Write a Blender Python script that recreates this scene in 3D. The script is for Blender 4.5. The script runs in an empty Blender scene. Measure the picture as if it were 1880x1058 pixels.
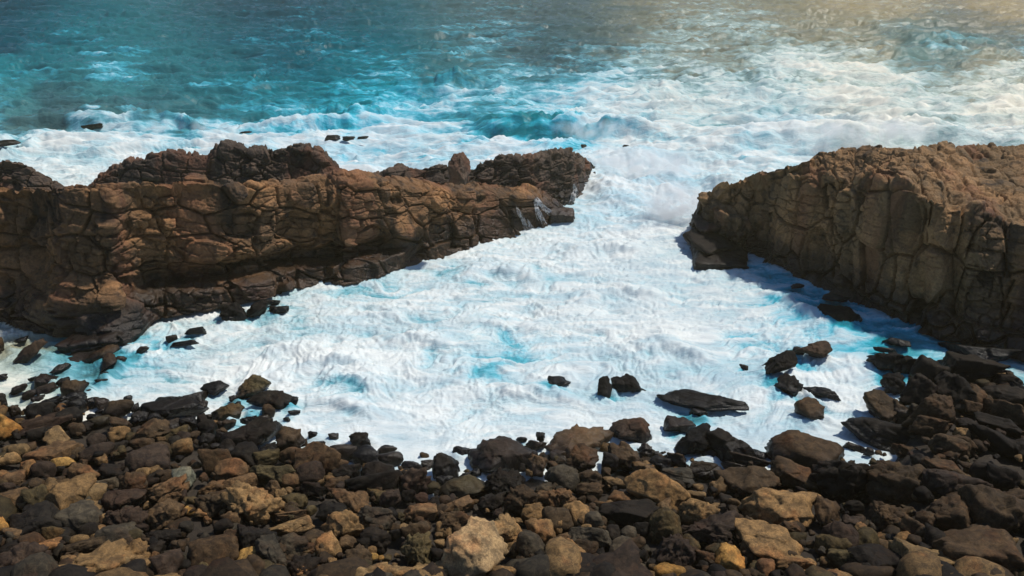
import bpy, math, random
import numpy as np
from mathutils import Vector

random.seed(7)
RNG = np.random.default_rng(7)
scene = bpy.context.scene
COL = scene.collection
rad = math.radians

# ------------------------------------------------------------------ camera geometry
CAM_H, PITCH, FPX, CU, CV = 25.0, rad(22.6), 1628.0, 940.0, 529.0
SP, CP = math.sin(PITCH), math.cos(PITCH)

def ray(u, v):
    a = (np.asarray(u, float) - CU) / FPX
    b = (CV - np.asarray(v, float)) / FPX
    return np.stack([a, CP + b * SP, -SP + b * CP], -1)

def on_z(u, v, z=0.0):
    d = ray(u, v)
    t = (np.asarray(z, float) - CAM_H) / d[..., 2]
    p = d * t[..., None]
    p[..., 2] += CAM_H
    return p

def at_y(u, v, y):
    d = ray(u, v)
    t = np.asarray(y, float) / d[..., 1]
    p = d * t[..., None]
    p[..., 2] += CAM_H
    return p

def project(x, y, z):
    zz = np.asarray(z) - CAM_H
    f = y * CP - zz * SP
    up = y * SP + zz * CP
    f = np.maximum(f, 0.5)
    return CU + FPX * x / f, CV - FPX * up / f

# ------------------------------------------------------------------ numpy noise
def _hash(ix, iy, iz, seed):
    h = (ix.astype(np.int64) * 374761393 + iy.astype(np.int64) * 668265263 + iz.astype(np.int64) * 2147483647 + seed * 1274126177) & 0xFFFFFFFF
    h = ((h ^ (h >> 13)) * 1274126177) & 0xFFFFFFFF
    h = ((h ^ (h >> 16)) * 2246822519) & 0xFFFFFFFF
    return (h ^ (h >> 15)) & 0xFFFFFFFF

def rnd(ix, iy, iz, seed):
    return _hash(ix, iy, iz, seed) / 4294967295.0

def vnoise(p, seed=0):
    i = np.floor(p).astype(np.int64)
    f = p - i
    f = f * f * f * (f * (f * 6 - 15) + 10)
    out = 0
    for dx in (0, 1):
        wx = f[:, 0] if dx else 1 - f[:, 0]
        for dy in (0, 1):
            wy = f[:, 1] if dy else 1 - f[:, 1]
            for dz in (0, 1):
                wz = f[:, 2] if dz else 1 - f[:, 2]
                out = out + wx * wy * wz * rnd(i[:, 0] + dx, i[:, 1] + dy, i[:, 2] + dz, seed)
    return out * 2 - 1

def fbm(p, octaves=4, seed=0, gain=0.5, lac=2.03):
    a, s, out = 1.0, 1.0, 0
    for o in range(octaves):
        out = out + a * vnoise(p * s + 17.3 * o, seed + o)
        a *= gain
        s *= lac
    return out

def noise2(x, y, seed=0):
    i = np.floor(x).astype(np.int64); j = np.floor(y).astype(np.int64)
    fx = x - i; fy = y - j
    fx = fx * fx * fx * (fx * (fx * 6 - 15) + 10)
    fy = fy * fy * fy * (fy * (fy * 6 - 15) + 10)
    z = np.zeros_like(i)
    a = rnd(i, j, z, seed); b = rnd(i + 1, j, z, seed); c = rnd(i, j + 1, z, seed); d = rnd(i + 1, j + 1, z, seed)
    return (a + (b - a) * fx + (c - a) * fy + (a - b - c + d) * fx * fy) * 2 - 1

def fbm2(x, y, octaves=4, seed=0, gain=0.5, lac=2.03):
    a, s, out = 1.0, 1.0, 0
    for o in range(octaves):
        out = out + a * noise2(x * s + 11.7 * o, y * s - 5.1 * o, seed + o)
        a *= gain; s *= lac
    return out

def voronoi(p, seed=0, k=36.0, tilt=0.6, jit=0.85):
    """soft cell offset (constant + tilt), F1, F2"""
    i = np.floor(p).astype(np.int64)
    n = len(p)
    f1 = np.full(n, 9.0); f2 = np.full(n, 9.0)
    sw = np.zeros(n); so = np.zeros(n)
    for dx in (-1, 0, 1):
        for dy in (-1, 0, 1):
            for dz in (-1, 0, 1):
                cx, cy, cz = i[:, 0] + dx, i[:, 1] + dy, i[:, 2] + dz
                px = cx + 0.5 + (rnd(cx, cy, cz, seed) - 0.5) * jit - p[:, 0]
                py = cy + 0.5 + (rnd(cx, cy, cz, seed + 1) - 0.5) * jit - p[:, 1]
                pz = cz + 0.5 + (rnd(cx, cy, cz, seed + 2) - 0.5) * jit - p[:, 2]
                d2 = px * px + py * py + pz * pz
                w = np.exp(-k * np.minimum(d2, 4)) + 1e-30
                c = rnd(cx, cy, cz, seed + 3) * 2 - 1
                t = (px * (rnd(cx, cy, cz, seed + 4) - .5) + py * (rnd(cx, cy, cz, seed + 5) - .5) + pz * (rnd(cx, cy, cz, seed + 6) - .5))
                so += w * (c + tilt * 4 * t)
                sw += w
                d = np.sqrt(d2)
                m = d < f1
                f2 = np.where(m, f1, np.minimum(f2, d))
                f1 = np.where(m, d, f1)
    return so / sw, f1, f2

def sstep(a, b, x):
    t = np.clip((x - a) / (b - a), 0, 1)
    return t * t * (3 - 2 * t)

# ------------------------------------------------------------------ object helpers
def mesh_from(name, verts, faces, smooth=True):
    me = bpy.data.meshes.new(name)
    v = np.asarray(verts, np.float32); f = np.asarray(faces, np.int32)
    nf, k = f.shape
    me.vertices.add(len(v)); me.vertices.foreach_set('co', v.ravel())
    me.loops.add(nf * k); me.loops.foreach_set('vertex_index', f.ravel())
    me.polygons.add(nf)
    me.polygons.foreach_set('loop_start', np.arange(0, nf * k, k, dtype=np.int32))
    me.polygons.foreach_set('loop_total', np.full(nf, k, np.int32))
    me.polygons.foreach_set('use_smooth', np.full(nf, smooth, bool))
    me.update(calc_edges=True)
    return me

def attr(me, name, vals):
    a = me.attributes.new(name, 'FLOAT', 'POINT')
    a.data.foreach_set('value', np.asarray(vals, np.float32))

def link(name, me, mat=None, parent=None, loc=(0, 0, 0)):
    o = bpy.data.objects.new(name, me)
    COL.objects.link(o)
    o.location = loc
    if mat and me is not None and not me.materials:
        me.materials.append(mat)
    if parent:
        o.parent = parent
    return o

def tag(o, label=None, cat=None, group=None, kind=None):
    if label: o['label'] = label
    if cat: o['category'] = cat
    if group: o['group'] = group
    if kind: o['kind'] = kind
    return o

def grid_faces(nr, nc):
    r = np.arange(nr - 1)[:, None] * nc; c = np.arange(nc - 1)[None, :]
    a = (r + c).ravel()
    return np.stack([a, a + 1, a + nc + 1, a + nc], -1)

# ------------------------------------------------------------------ node helpers
class NT:
    def __init__(self, mat):
        mat.use_nodes = True
        self.t = mat.node_tree
        for n in list(self.t.nodes): self.t.nodes.remove(n)
    def n(self, typ, ins=None, **props):
        nd = self.t.nodes.new(typ)
        for k, v in props.items(): setattr(nd, k, v)
        for k, v in (ins or {}).items():
            s = nd.inputs[k]
            if hasattr(v, 'is_linked') or isinstance(v, bpy.types.NodeSocket): self.t.links.new(v, s)
            else: s.default_value = v
        return nd
    def math(self, op, a, b=0.0, c=0.0, clamp=False):
        nd = self.n('ShaderNodeMath', {0: a, 1: b, 2: c}, operation=op); nd.use_clamp = clamp
        return nd.outputs[0]
    def mix(self, f, a, b, blend='MIX'):
        nd = self.t.nodes.new('ShaderNodeMix'); nd.data_type = 'RGBA'; nd.blend_type = blend
        for k, v in ((0, f), (6, a), (7, b)):
            if isinstance(v, bpy.types.NodeSocket): self.t.links.new(v, nd.inputs[k])
            else: nd.inputs[k].default_value = (*v, 1) if isinstance(v, tuple) and len(v) == 3 else v
        return nd.outputs[2]
    def smooth(self, x, a, b, lo=0.0, hi=1.0):
        nd = self.n('ShaderNodeMapRange', {0: x, 1: a, 2: b, 3: lo, 4: hi}, interpolation_type='SMOOTHSTEP')
        return nd.outputs[0]
    def noise(self, vec, scale, detail=6, rough=.55, dist=0.0, typ='FBM'):
        nd = self.n('ShaderNodeTexNoise', {'Vector': vec, 'Scale': scale, 'Detail': detail, 'Roughness': rough, 'Distortion': dist}, noise_type=typ)
        return nd.outputs[0]

# ------------------------------------------------------------------ materials
def rock_material(name, colour, obj_coords=True, wet_z=None, scale=1.0, stains=False, colattr=False):
    m = bpy.data.materials.new(name); T = NT(m)
    tc = T.n('ShaderNodeTexCoord'); geo = T.n('ShaderNodeNewGeometry')
    info = T.n('ShaderNodeObjectInfo')
    pos = geo.outputs['Position']
    vec = pos
    if colattr:
        base = T.n('ShaderNodeAttribute', attribute_name='tint').outputs['Color']
    elif colour is None:
        base = info.outputs['Color']
    else:
        base = None
    n_big = T.noise(vec, .35 * scale, 4, .6)
    n_mid = T.noise(vec, 1.6 * scale, 7, .65, .4)
    n_fine = T.noise(vec, 9 * scale, 8, .7)
    if base is None:
        c1, c2, c3 = colour
        base = T.mix(T.smooth(n_big, .35, .65), c1, c2)
        base = T.mix(T.smooth(n_mid, .52, .72), base, c3)
        cell = T.n('ShaderNodeAttribute', attribute_name='cell').outputs['Fac']
        bright = T.n('ShaderNodeMapRange', {0: cell, 1: -1.0, 2: 1.0, 3: .72, 4: 1.3}).outputs[0]
        cc = T.n('ShaderNodeCombineColor', {0: bright, 1: bright, 2: bright}).outputs[0]
        base = T.mix(1.0, base, cc, 'MULTIPLY')
    else:
        dark = T.mix(1.0, base, (.5, .5, .52), 'MULTIPLY')
        lite = T.mix(1.0, base, (1.25, 1.2, 1.12), 'MULTIPLY')
        base = T.mix(T.smooth(n_mid, .35, .68), dark, lite)
        base = T.mix(T.math('MULTIPLY', T.smooth(n_big, .5, .7), .6), base, T.mix(1.0, base, (1.25, .85, .68), 'MULTIPLY'))
    # lichen / grit mottling
    g = T.n('ShaderNodeMapRange', {0: n_fine, 1: .3, 2: .7, 3: .5, 4: 1.45}).outputs[0]
    base = T.mix(1.0, base, T.n('ShaderNodeCombineColor', {0: g, 1: g, 2: g}).outputs[0], 'MULTIPLY')
    if stains:   # dark algae / run-off stains hanging down the face and purple iron bands
        mp = T.n('ShaderNodeMapping', {'Vector': vec, 'Scale': (.55, .55, .07)}).outputs[0]
        st = T.noise(mp, 1.0, 5, .6, .3)
        base = T.mix(T.math('MULTIPLY', T.smooth(st, .50, .66), .8), base, (.018, .017, .016))
        st2 = T.noise(mp, .55, 3, .5)
        base = T.mix(T.math('MULTIPLY', T.smooth(st2, .50, .64), .5), base, (.170, .072, .040))
    rough = T.n('ShaderNodeMapRange', {0: n_fine, 1: .3, 2: .7, 3: .62, 4: .9}).outputs[0]
    spec = .16
    if wet_z is not None:
        z = T.n('ShaderNodeSeparateXYZ', {0: pos}).outputs[2]
        zz = T.math('ADD', z, T.math('MULTIPLY', T.math('SUBTRACT', n_mid, .5), -wet_z * 1.1))
        wet = T.smooth(zz, wet_z * .55, wet_z * 1.25, 1.0, 0.0)
        base = T.mix(T.math('MULTIPLY', wet, .9), base, T.mix(1.0, base, (.16, .16, .17), 'MULTIPLY'))
        rough = T.math('SUBTRACT', rough, T.math('MULTIPLY', wet, .42))
        spec = T.math('ADD', .14, T.math('MULTIPLY', wet, .16))
    h = T.math('ADD', T.math('MULTIPLY', n_mid, .6), T.math('MULTIPLY', n_fine, .22))
    bump = T.n('ShaderNodeBump', {'Height': h, 'Strength': 1.0, 'Distance': .2 / scale}).outputs[0]
    b = T.n('ShaderNodeBsdfPrincipled', {'Base Color': base, 'Roughness': rough, 'Normal': bump, 'Specular IOR Level': spec})
    o = T.n('ShaderNodeOutputMaterial', {'Surface': b.outputs[0]})
    return m

M_cliffL = rock_material('brown_jointed_rock', ((.240, .125, .055), (.125, .074, .040), (.045, .033, .025)), wet_z=2.6, scale=.7, stains=True)
M_cliffR = rock_material('grey_brown_jointed_rock', ((.155, .100, .052), (.260, .148, .068), (.060, .045, .031)), wet_z=2.6, scale=.7, stains=True)
M_ridge = rock_material('dark_jointed_rock', ((.090, .062, .045), (.060, .045, .036), (.040, .032, .028)), wet_z=1.5, scale=.8, stains=True)
M_boulder = rock_material('boulder_stone', None, wet_z=.95, scale=1.6)
M_wetrock = rock_material('wet_black_stone', None, wet_z=.6, scale=1.6)
M_cobble = rock_material('cobble_stone', None, scale=2.5, colattr=True)
M_bed = rock_material('beach_bed', ((.030, .024, .019), (.040, .032, .024), (.02, .018, .016)), wet_z=.3, scale=2.0)

def sea_material():
    m = bpy.data.materials.new('sea_water'); T = NT(m)
    geo = T.n('ShaderNodeNewGeometry')
    P = geo.outputs['Position']
    A = lambda n: T.n('ShaderNodeAttribute', attribute_name=n).outputs['Fac']
    foam, turq, glow_silt, far = A('foam'), A('turq'), A('glow_silt'), A('far')
    mp = T.n('ShaderNodeMapping', {'Vector': P, 'Rotation': (0, 0, rad(-8)), 'Scale': (.36, 1.0, .4)}).outputs[0]
    wl = T.noise(mp, .17, 6, .62, .7)
    wm = T.noise(mp, .62, 9, .62, 1.0)
    ws = T.noise(mp, 2.4, 8, .66, .8)
    # curled foam filaments: ridged noise, warped
    fil = T.noise(mp, .7, 8, .62, 1.1, 'RIDGED_MULTIFRACTAL')
    fil = T.n('ShaderNodeMapRange', {0: fil, 1: 0.0, 2: 2.2, 3: 0.0, 4: 1.0}).outputs[0]
    c = T.math('ADD', foam, T.math('MULTIPLY', T.math('SUBTRACT', wl, .5), T.math('ADD', T.math('MULTIPLY', far, .3), .48)))
    c = T.math('ADD', c, T.math('MULTIPLY', T.math('SUBTRACT', wm, .5), T.math('ADD', T.math('MULTIPLY', far, .25), .5)))
    c = T.math('ADD', c, T.math('MULTIPLY', T.math('SUBTRACT', ws, .5), .35))
    c = T.math('ADD', c, T.math('MULTIPLY', T.math('SUBTRACT', fil, .42), .40))
    sm = T.n('ShaderNodeMapping', {'Vector': P, 'Rotation': (0, 0, rad(-7)), 'Scale': (.045, .42, .2)}).outputs[0]
    st = T.noise(sm, 1.0, 6, .62, .5)
    c = T.math('ADD', c, T.math('MULTIPLY', T.math('MULTIPLY', T.math('SUBTRACT', st, .5), .85), far))
    white = T.smooth(c, .42, .86)
    aer = T.smooth(c, .10, .55)
    pale = T.smooth(c, .34, .62)
    deep = T.mix(turq, (.000, .030, .060), (.002, .165, .200))
    deep = T.mix(glow_silt, deep, (.36, .29, .16))  # tan also carries the golden sun glow, painted into the water colour
    light = T.mix(turq, (.030, .230, .310), (.035, .470, .640))
    light = T.mix(glow_silt, light, (.54, .51, .38))
    body = T.mix(aer, deep, light)
    body = T.mix(T.math('MULTIPLY', pale, .8), body, T.mix(glow_silt, (.44, .66, .74), (.62, .62, .50)))
    ftone = T.math('ADD', T.math('MULTIPLY', wl, .45), T.math('MULTIPLY', wm, .55))
    fcol = T.mix(T.smooth(ftone, .36, .62), (.35, .485, .56), (.63, .68, .69))
    fcol = T.mix(T.math('MULTIPLY', glow_silt, .8), fcol, (.86, .765, .57))  # same golden glow coloured into the foam
    col = T.mix(white, body, fcol)
    rough = T.n('ShaderNodeMapRange', {0: white, 1: 0.0, 2: 1.0, 3: .17, 4: .85}).outputs[0]
    spec = T.n('ShaderNodeMapRange', {0: white, 1: 0.0, 2: 1.0, 3: .16, 4: .1}).outputs[0]
    h = T.math('ADD', T.math('MULTIPLY', wm, .40), T.math('MULTIPLY', ws, .30))
    h = T.math('MULTIPLY', T.math('ADD', h, T.math('MULTIPLY', fil, .24)), T.math('SUBTRACT', 1.0, T.math('MULTIPLY', far, .35)))
    h = T.math('ADD', h, T.math('MULTIPLY', white, .10))
    stg = T.n('ShaderNodeMapRange', {0: white, 1: 0.0, 2: 1.0, 3: 1.0, 4: .5}).outputs[0]
    bump = T.n('ShaderNodeBump', {'Height': h, 'Strength': stg, 'Distance': .6}).outputs[0]
    b = T.n('ShaderNodeBsdfPrincipled', {'Base Color': col, 'Roughness': rough, 'Normal': bump, 'IOR': 1.33, 'Specular IOR Level': spec})
    T.n('ShaderNodeOutputMaterial', {'Surface': b.outputs[0]})
    return m
M_sea = sea_material()
# ------------------------------------------------------------------ shoreline and beach height
WL_U = [-600, 0, 170, 260, 380, 480, 560, 640, 760, 830, 880, 960, 1050, 1130, 1240, 1330, 1500, 1600, 1640, 1655, 1665, 1700, 1800, 1880, 2600]
WL_V = [700, 722, 748, 748, 772, 790, 806, 836, 850, 872, 872, 850, 835, 838, 845, 848, 832, 842, 826, 770, 700, 655, 665, 690, 690]
def shore_d(x, y):
    u, v = project(x, y, np.zeros_like(x))
    vw = np.interp(u, WL_U, WL_V)
    yw = on_z(u, vw)[..., 1]
    return yw - y
def beach_z(x, y):
    d = shore_d(x, y)
    up = 3.4 * (1 - np.exp(-np.maximum(d, 0) * .20 / 3.4))
    dn = np.maximum(np.minimum(d, 0) * .22, -2.5)
    return up + dn

# ------------------------------------------------------------------ sea
def idw(pts, u, v, power=2.6):
    num = np.zeros_like(u); den = np.zeros_like(u)
    for (pu, pv, val) in pts:
        d2 = ((u - pu) / 1.7) ** 2 + (v - pv) ** 2 + 60.0
        w = d2 ** (-power / 2 * 1.25)
        num += w * val; den += w
    return num / den

FOAM = [(-100, -20, -.24), (300, 0, -.22), (700, 0, -.18), (1100, 0, -.04), (1500, 0, .14), (1850, 0, .14),
 (0, 60, -.24), (300, 60, -.2), (700, 50, -.08), (1100, 50, .08), (0, 85, -.1), (300, 80, -.1), (1500, 50, .2), (1850, 40, .2),
 (0, 105, .26), (150, 103, .38), (300, 103, .36), (480, 98, .36), (620, 90, .36), (150, 122, .06), (400, 120, .06), (600, 118, .05), (210, 140, .56), (190, 134, .48), (400, 143, .36), (330, 128, .16), (560, 128, .25), (520, 112, .2),
 (700, 128, .36), (800, 118, .26), (1000, 110, .28), (1000, 140, .52), (1250, 130, .58), (1350, 120, .46), (1450, 125, .74), (1600, 140, .8), (1650, 90, .14), (1760, 75, .1), (1800, 100, .16), (1850, 130, .7),
 (0, 155, .3), (0, 130, .24), (100, 165, .26), (200, 160, .28), (450, 160, .3), (600, 155, .36), (700, 170, .48), (800, 155, .42), (900, 165, .62), (1100, 165, .72), (1300, 175, .8), (1600, 180, .94), (1850, 190, .9),
 (60, 200, -.08), (110, 207, -.12), (30, 215, .1), (200, 207, -.14), (330, 205, -.14), (270, 198, -.1), (450, 210, .28), (410, 185, .22), (550, 200, .46), (560, 225, .55), (640, 215, .36), (740, 180, .5), (750, 205, .6), (850, 195, .62), (900, 212, .5), (980, 230, .24), (930, 228, .3), (1030, 232, .4), (1100, 235, .9), (1180, 235, .9), (1000, 195, .66), (1300, 230, .82), (1600, 220, .86), (1850, 225, .84),
 (0, 240, .66), (120, 235, .84), (200, 245, .84), (300, 240, .86), (430, 248, 1.0), (600, 246, 1.0), (750, 246, 1.0), (520, 262, 1.0), (650, 275, 1.0), (300, 228, .3), (700, 262, 1.0), (850, 258, .96), (950, 266, 1.0), (1150, 266, 1.0), (0, 270, .8), (150, 275, .9), (400, 275, 1.0), (60, 300, 1.0), (250, 268, 1.0), (1400, 260, .9),
 (150, 300, .9), (700, 290, .92), (1150, 300, .92), (1250, 350, 1.0), (1150, 370, .95), (1350, 280, .9),
 (1000, 450, .92), (1150, 430, 1.0), (900, 470, .9), (880, 515, .72), (960, 505, .76), (820, 540, .86), (1000, 560, .88), (1200, 480, .96), (1200, 560, .9), (1300, 480, .9), (1330, 540, .88),
 (1390, 490, .68), (1450, 520, .62), (1500, 545, .58), (1560, 590, .58), (1650, 620, .55), (1720, 630, .55), (1440, 590, .7), (1400, 640, .7), (1250, 640, .9), (930, 662, .62), (900, 650, .8), (960, 680, .86), (1050, 640, .9),  # foam thinned below the right headland to colour its shadow blue
 (700, 600, .88), (600, 560, .84), (640, 530, .74), (520, 560, .72), (450, 620, .8), (300, 640, .76), (280, 590, .72), (150, 600, .45), (100, 615, .5), (40, 595, .72), (200, 640, .55), (80, 660, .66), (250, 690, .74), (550, 680, .82), (640, 720, .74), (720, 690, .9), (660, 650, .9), (100, 720, .8), (400, 720, .84),
 (800, 760, .92), (1100, 780, .96), (1300, 790, .94), (1100, 660, .92), (1500, 690, .92), (1400, 740, .86), (1550, 800, .96), (1600, 700, .94), (1850, 690, .45), (1700, 680, .7), (2000, 500, .6), (-200, 600, .7)]
TURQ = [(0, 0, .12), (500, 0, .15), (1000, 0, .25), (1800, 0, .2), (0, 90, .15), (500, 90, .3), (1000, 90, .3), (0, 130, .95), (200, 130, .8), (0, 170, 1), (200, 165, .9), (400, 160, .7), (250, 205, .5), (100, 205, .4), (450, 200, .8), (650, 210, 1), (980, 230, 1), (900, 160, .7), (1300, 150, .4), (1700, 90, .7), (1800, 200, .3), (400, 250, .6), (1200, 300, .8), (900, 500, .5), (1450, 540, 1), (1600, 610, 1), (930, 660, 1), (200, 600, .9), (600, 700, .35), (1200, 700, .35), (800, 840, .1), (300, 760, .2), (1400, 800, .1)]  # water colour; below the right headland its blue shadow is painted in
GLOW_SILT = [(0, 0, 0), (600, 0, .02), (1000, 0, .16), (1300, 0, .55), (1600, 0, .85), (1880, 0, .9), (600, 100, 0), (1000, 90, .12), (1300, 100, .5), (1600, 110, .7), (1850, 120, .7), (1660, 88, .25), (1760, 85, .25), (1850, 90, .3), (700, 200, 0), (1000, 180, .1), (1300, 190, .35), (1600, 190, .6), (1850, 190, .75), (1000, 260, 0), (1400, 260, .12), (1800, 240, .4), (900, 500, .12), (1200, 500, .1), (1000, 700, .1), (700, 750, .1), (40, 600, .8), (0, 720, .7), (200, 650, .1), (1500, 600, 0), (1200, 350, 0), (-200, 600, .5)]  # sandy tint at far left; golden sun glow painted into the water at right

# breaking waves: crest polyline in plan, height, front width, back width, how turquoise
def px(pts): return [tuple(on_z(np.array(float(a)), np.array(float(b)))[:2]) for a, b in pts]
BREAK = [
 (px([(860, 232), (930, 246), (1010, 249), (1080, 250), (1170, 250), (1260, 258)]), 2.7, 1.1, 5.0, 0.9),
 (px([(440, 236), (540, 236), (640, 232), (730, 224)]), 1.3, 1.0, 5.0, 0.6),
 (px([(20, 226), (150, 232), (250, 236), (330, 233), (400, 232)]), 1.5, 1.2, 6.0, 0.3),
 (px([(600, 222), (650, 222), (720, 212)]), 1.2, .9, 4, .8),
 (px([(1250, 262), (1400, 262), (1560, 262), (1700, 262), (1900, 268)]), 2.0, 1.5, 5, .2),
 (px([(1590, 112), (1680, 106), (1760, 102), (1880, 112)]), 2.0, 3.0, 9.0, .8),
 (px([(1640, 92), (1740, 84), (1850, 82)]), 1.9, 3.0, 9.0, .8),
 (px([(1290, 140), (1330, 141), (1400, 144)]), .9, 2.0, 6.0, .4),
 (px([(800, 160), (840, 160), (880, 158)]), 1.6, 2.0, 5.0, .8),
 (px([(1380, 152), (1440, 152), (1500, 156)]), 1.3, 2.0, 6.0, .4),
 (px([(585, 690), (630, 694), (668, 712), (692, 738)]), .62, .45, 1.5, 0.23),
 (px([(545, 672), (590, 666), (640, 672), (690, 690)]), .5, .4, 1.4, 0.15),
 (px([(560, 742), (610, 738), (660, 752), (720, 770)]), .42, .35, 1.2, 0.15),
 (px([(850, 520), (900, 500), (960, 506), (1010, 520)]), .5, .5, 1.8, 0.17),
 (px([(480, 655), (520, 640), (580, 640)]), .4, .35, 1.3, 0.15),
 (px([(800, 600), (880, 588), (960, 600), (1030, 618)]), .42, .4, 1.6, 0.12),
 (px([(1060, 560), (1140, 545), (1230, 560)]), .45, .45, 1.7, 0.12),
 (px([(1150, 660), (1240, 650), (1330, 668)]), .42, .4, 1.4, 0.15),
 (px([(900, 735), (980, 728), (1070, 745)]), .38, .35, 1.2, 0.12),
 (px([(1040, 470), (1120, 455), (1200, 470)]), .5, .5, 2.0, 0.10),
 (px([(1390, 540), (1440, 560), (1500, 600), (1560, 640)]), .5, .5, 1.6, 0.25),
 (px([(700, 640), (760, 628), (830, 640)]), .4, .4, 1.4, 0.12),
 (px([(60, 216), (160, 214), (300, 218)]), 1.0, 2.0, 7.0, .2),
 (px([(160, 198), (260, 196), (360, 200)]), .9, 2.0, 7.0, .2),
]
def seg_field(x, y, pts):
    """signed distance (positive seaward) and position along the line 0..1"""
    best = np.full(x.shape, 1e9); side = np.zeros_like(x); along = np.zeros_like(x)
    n = len(pts) - 1
    for i in range(n):
        ax, ay = pts[i]; bx, by = pts[i + 1]
        dx, dy = bx - ax, by - ay
        L2 = dx * dx + dy * dy
        t = np.clip(((x - ax) * dx + (y - ay) * dy) / L2, 0, 1)
        qx, qy = x - ax - t * dx, y - ay - t * dy
        d = np.hypot(qx, qy)
        m = d < best
        best = np.where(m, d, best)
        side = np.where(m, np.sign(qy * dx - qx * dy), side)
        along = np.where(m, (i + t) / n, along)
    return best * side, along

def build_sea():
    ys = list(np.exp(np.linspace(math.log(22), math.log(420), 1050)))
    y = ys[-1]
    while y < 1500:
        y *= 1.05; ys.append(y)
    ys = np.array(ys)
    core = np.linspace(-.80, .80, 1150)
    xs = np.concatenate([[-3.2, -2.2, -1.6, -1.2, -.95], core, [.95, 1.2, 1.6, 2.2, 3.2]])
    X = ys[:, None] * xs[None, :]; Y = np.repeat(ys[:, None], len(xs), 1)
    shp = X.shape
    x, y = np.clip(X.ravel(), -1600, 1600), Y.ravel()
    u, v = project(x, y, np.zeros_like(x))
    uc, vc = np.clip(u, -250, 2130), np.clip(v, -60, 900)
    # wobble the map so that nothing follows the control points too neatly
    wu = uc + 34 * fbm2(x / np.maximum(y, 30) * 14, np.log(y) * 16, 3, 41)
    wv = vc + 9 * fbm2(x / np.maximum(y, 30) * 14, np.log(y) * 16, 3, 51)
    foam = idw(FOAM, wu, wv); turq = idw(TURQ, wu, wv); glow_silt = idw(GLOW_SILT, wu, wv)
    # open-sea waves
    sea = sstep(72, 105, y)
    fade = np.clip(1.4 - y / 1500, 0, 1)
    a = rad(10)
    xr, yr = x * math.cos(a) + y * math.sin(a), -x * math.sin(a) + y * math.cos(a)
    wx = xr + 2.5 * fbm2(x * .06, y * .06, 2, 3); wy = yr + 2.5 * fbm2(x * .06, y * .06, 2, 5)
    n1 = 1 - np.abs(fbm2(wx * .038, wy * .13, 3, 11)) * 1.5
    n2 = 1 - np.abs(fbm2(wx * .10 + 4, wy * .34, 3, 21)) * 1.5
    n3 = 1 - np.abs(fbm2(wx * .22, wy * .75, 3, 31)) * 1.5
    n4 = fbm2(wx * .45, wy * 1.3, 2, 37)
    ph = y * .30 + 1.6 * fbm2(x * .012, y * .02, 2, 43) + 1.1 * fbm2(x * .035, y * .03, 2, 44)
    swell = (1 - np.abs(np.sin(ph))) ** 1.5 * (.55 + .75 * fbm2(x * .02, y * .05, 2, 45))
    z_open = (1.1 * swell + .5 * n1 + .66 * n2 + .38 * n3 + .16 * n4 - .75) * fade
    # churned white water: lumps and curls
    q = 2.0 * fbm2(x * .2, y * .2, 3, 61); q2 = 2.0 * fbm2(x * .2, y * .2, 3, 71)
    c1 = 1 - np.abs(fbm2((x + q) * .34, (y + q2) * .7, 4, 81)) * 1.6
    c1 = .45 * c1 + .55 * (.45 + .75 * fbm2((x + q) * .3, (y + q2) * .8, 4, 83))
    c2 = 1 - np.abs(fbm2((x + q) * 1.15, (y + q2) * 2.3, 4, 91, .6)) * 1.5
    near_shore = sstep(0, 9, -shore_d(x, np.minimum(y, 60)))
    amp = .35 + .65 * near_shore
    z_pool = (.20 * c1 + .10 * c2 + .22 * fbm2(x * .16, y * .22, 3, 95) - .14) * amp
    z = z_open * sea + z_pool * (1 - .55 * sea)
    # the surge in the channel between the headlands
    cx, cy = on_z(np.array(1215.), np.array(335.))[:2]
    g = np.exp(-(((x - cx) / 9) ** 2 + ((y - cy) / 13) ** 2))
    lump = fbm2(x * .22, y * .22, 5, 101, .55)
    z += g * (.55 + 1.0 * lump)
    for pts, h, wf, wb, tq in BREAK:
        d, s = seg_field(x, y, pts)
        d = d + .9 * fbm2(x * .12, y * .12, 3, 7)
        env = np.sin(np.clip(s, 0.001, .999) * math.pi) ** .6 * (1 + .35 * fbm2(s * 9, s * 0, 2, 17))
        prof = np.where(d > 0, np.exp(-(d / wb) ** 2), np.exp(-(d / wf) ** 2))
        far_end = (s <= 0) | (s >= 1)
        z += h * np.where(far_end, 0, env) * prof
        face = np.exp(-((d + wf * .6) / (wf * .9)) ** 2) * np.where(far_end, 0, env)
        crest = np.exp(-((d - .1) / (wf * .8)) ** 2) * np.where(far_end, 0, env)
        foam = foam * (1 - face * tq) + .34 * face * tq + .28 * crest * (1 - .5 * tq)
        turq = np.clip(turq + .6 * face * tq, 0, 1)
    foam = foam + .19 * (c1 - .46) * (1 - sea) + .10 * (n1 * n2 - .4) * sea
    for (o_, r_, c_, s_) in BUILT:          # water heaps up round the rocks and blue shade is painted on their lee
        if not r_['water'] or c_[1] > 80: continue
        k = np.nonzero((np.abs(y - c_[1]) < 4 * s_ + 1) & (np.abs(x - c_[0]) < 4 * s_ + 1))[0]
        if not len(k): continue
        ddx, ddy = x[k] - c_[0], y[k] - c_[1]
        d = np.hypot(ddx, ddy) + .3 * s_ * fbm2(x[k] * 1.3, y[k] * 1.3, 2, 77)
        z[k] += .20 * np.exp(-((d - s_ * 1.0) / (.3 * s_ + .2)) ** 2) * (.5 + fbm2(x[k] * .8, y[k] * .8, 2, 78))
        shade_side = np.hypot(ddx + .7 * s_, ddy + .9 * s_)
        foam[k] -= .22 * np.exp(-(shade_side / (s_ * .9 + .25)) ** 2)
        turq[k] = np.maximum(turq[k], .9 * np.exp(-(shade_side / (s_ * 1.2 + .3)) ** 2))
    edge = shore_d(x, np.minimum(y, 70))
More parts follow.
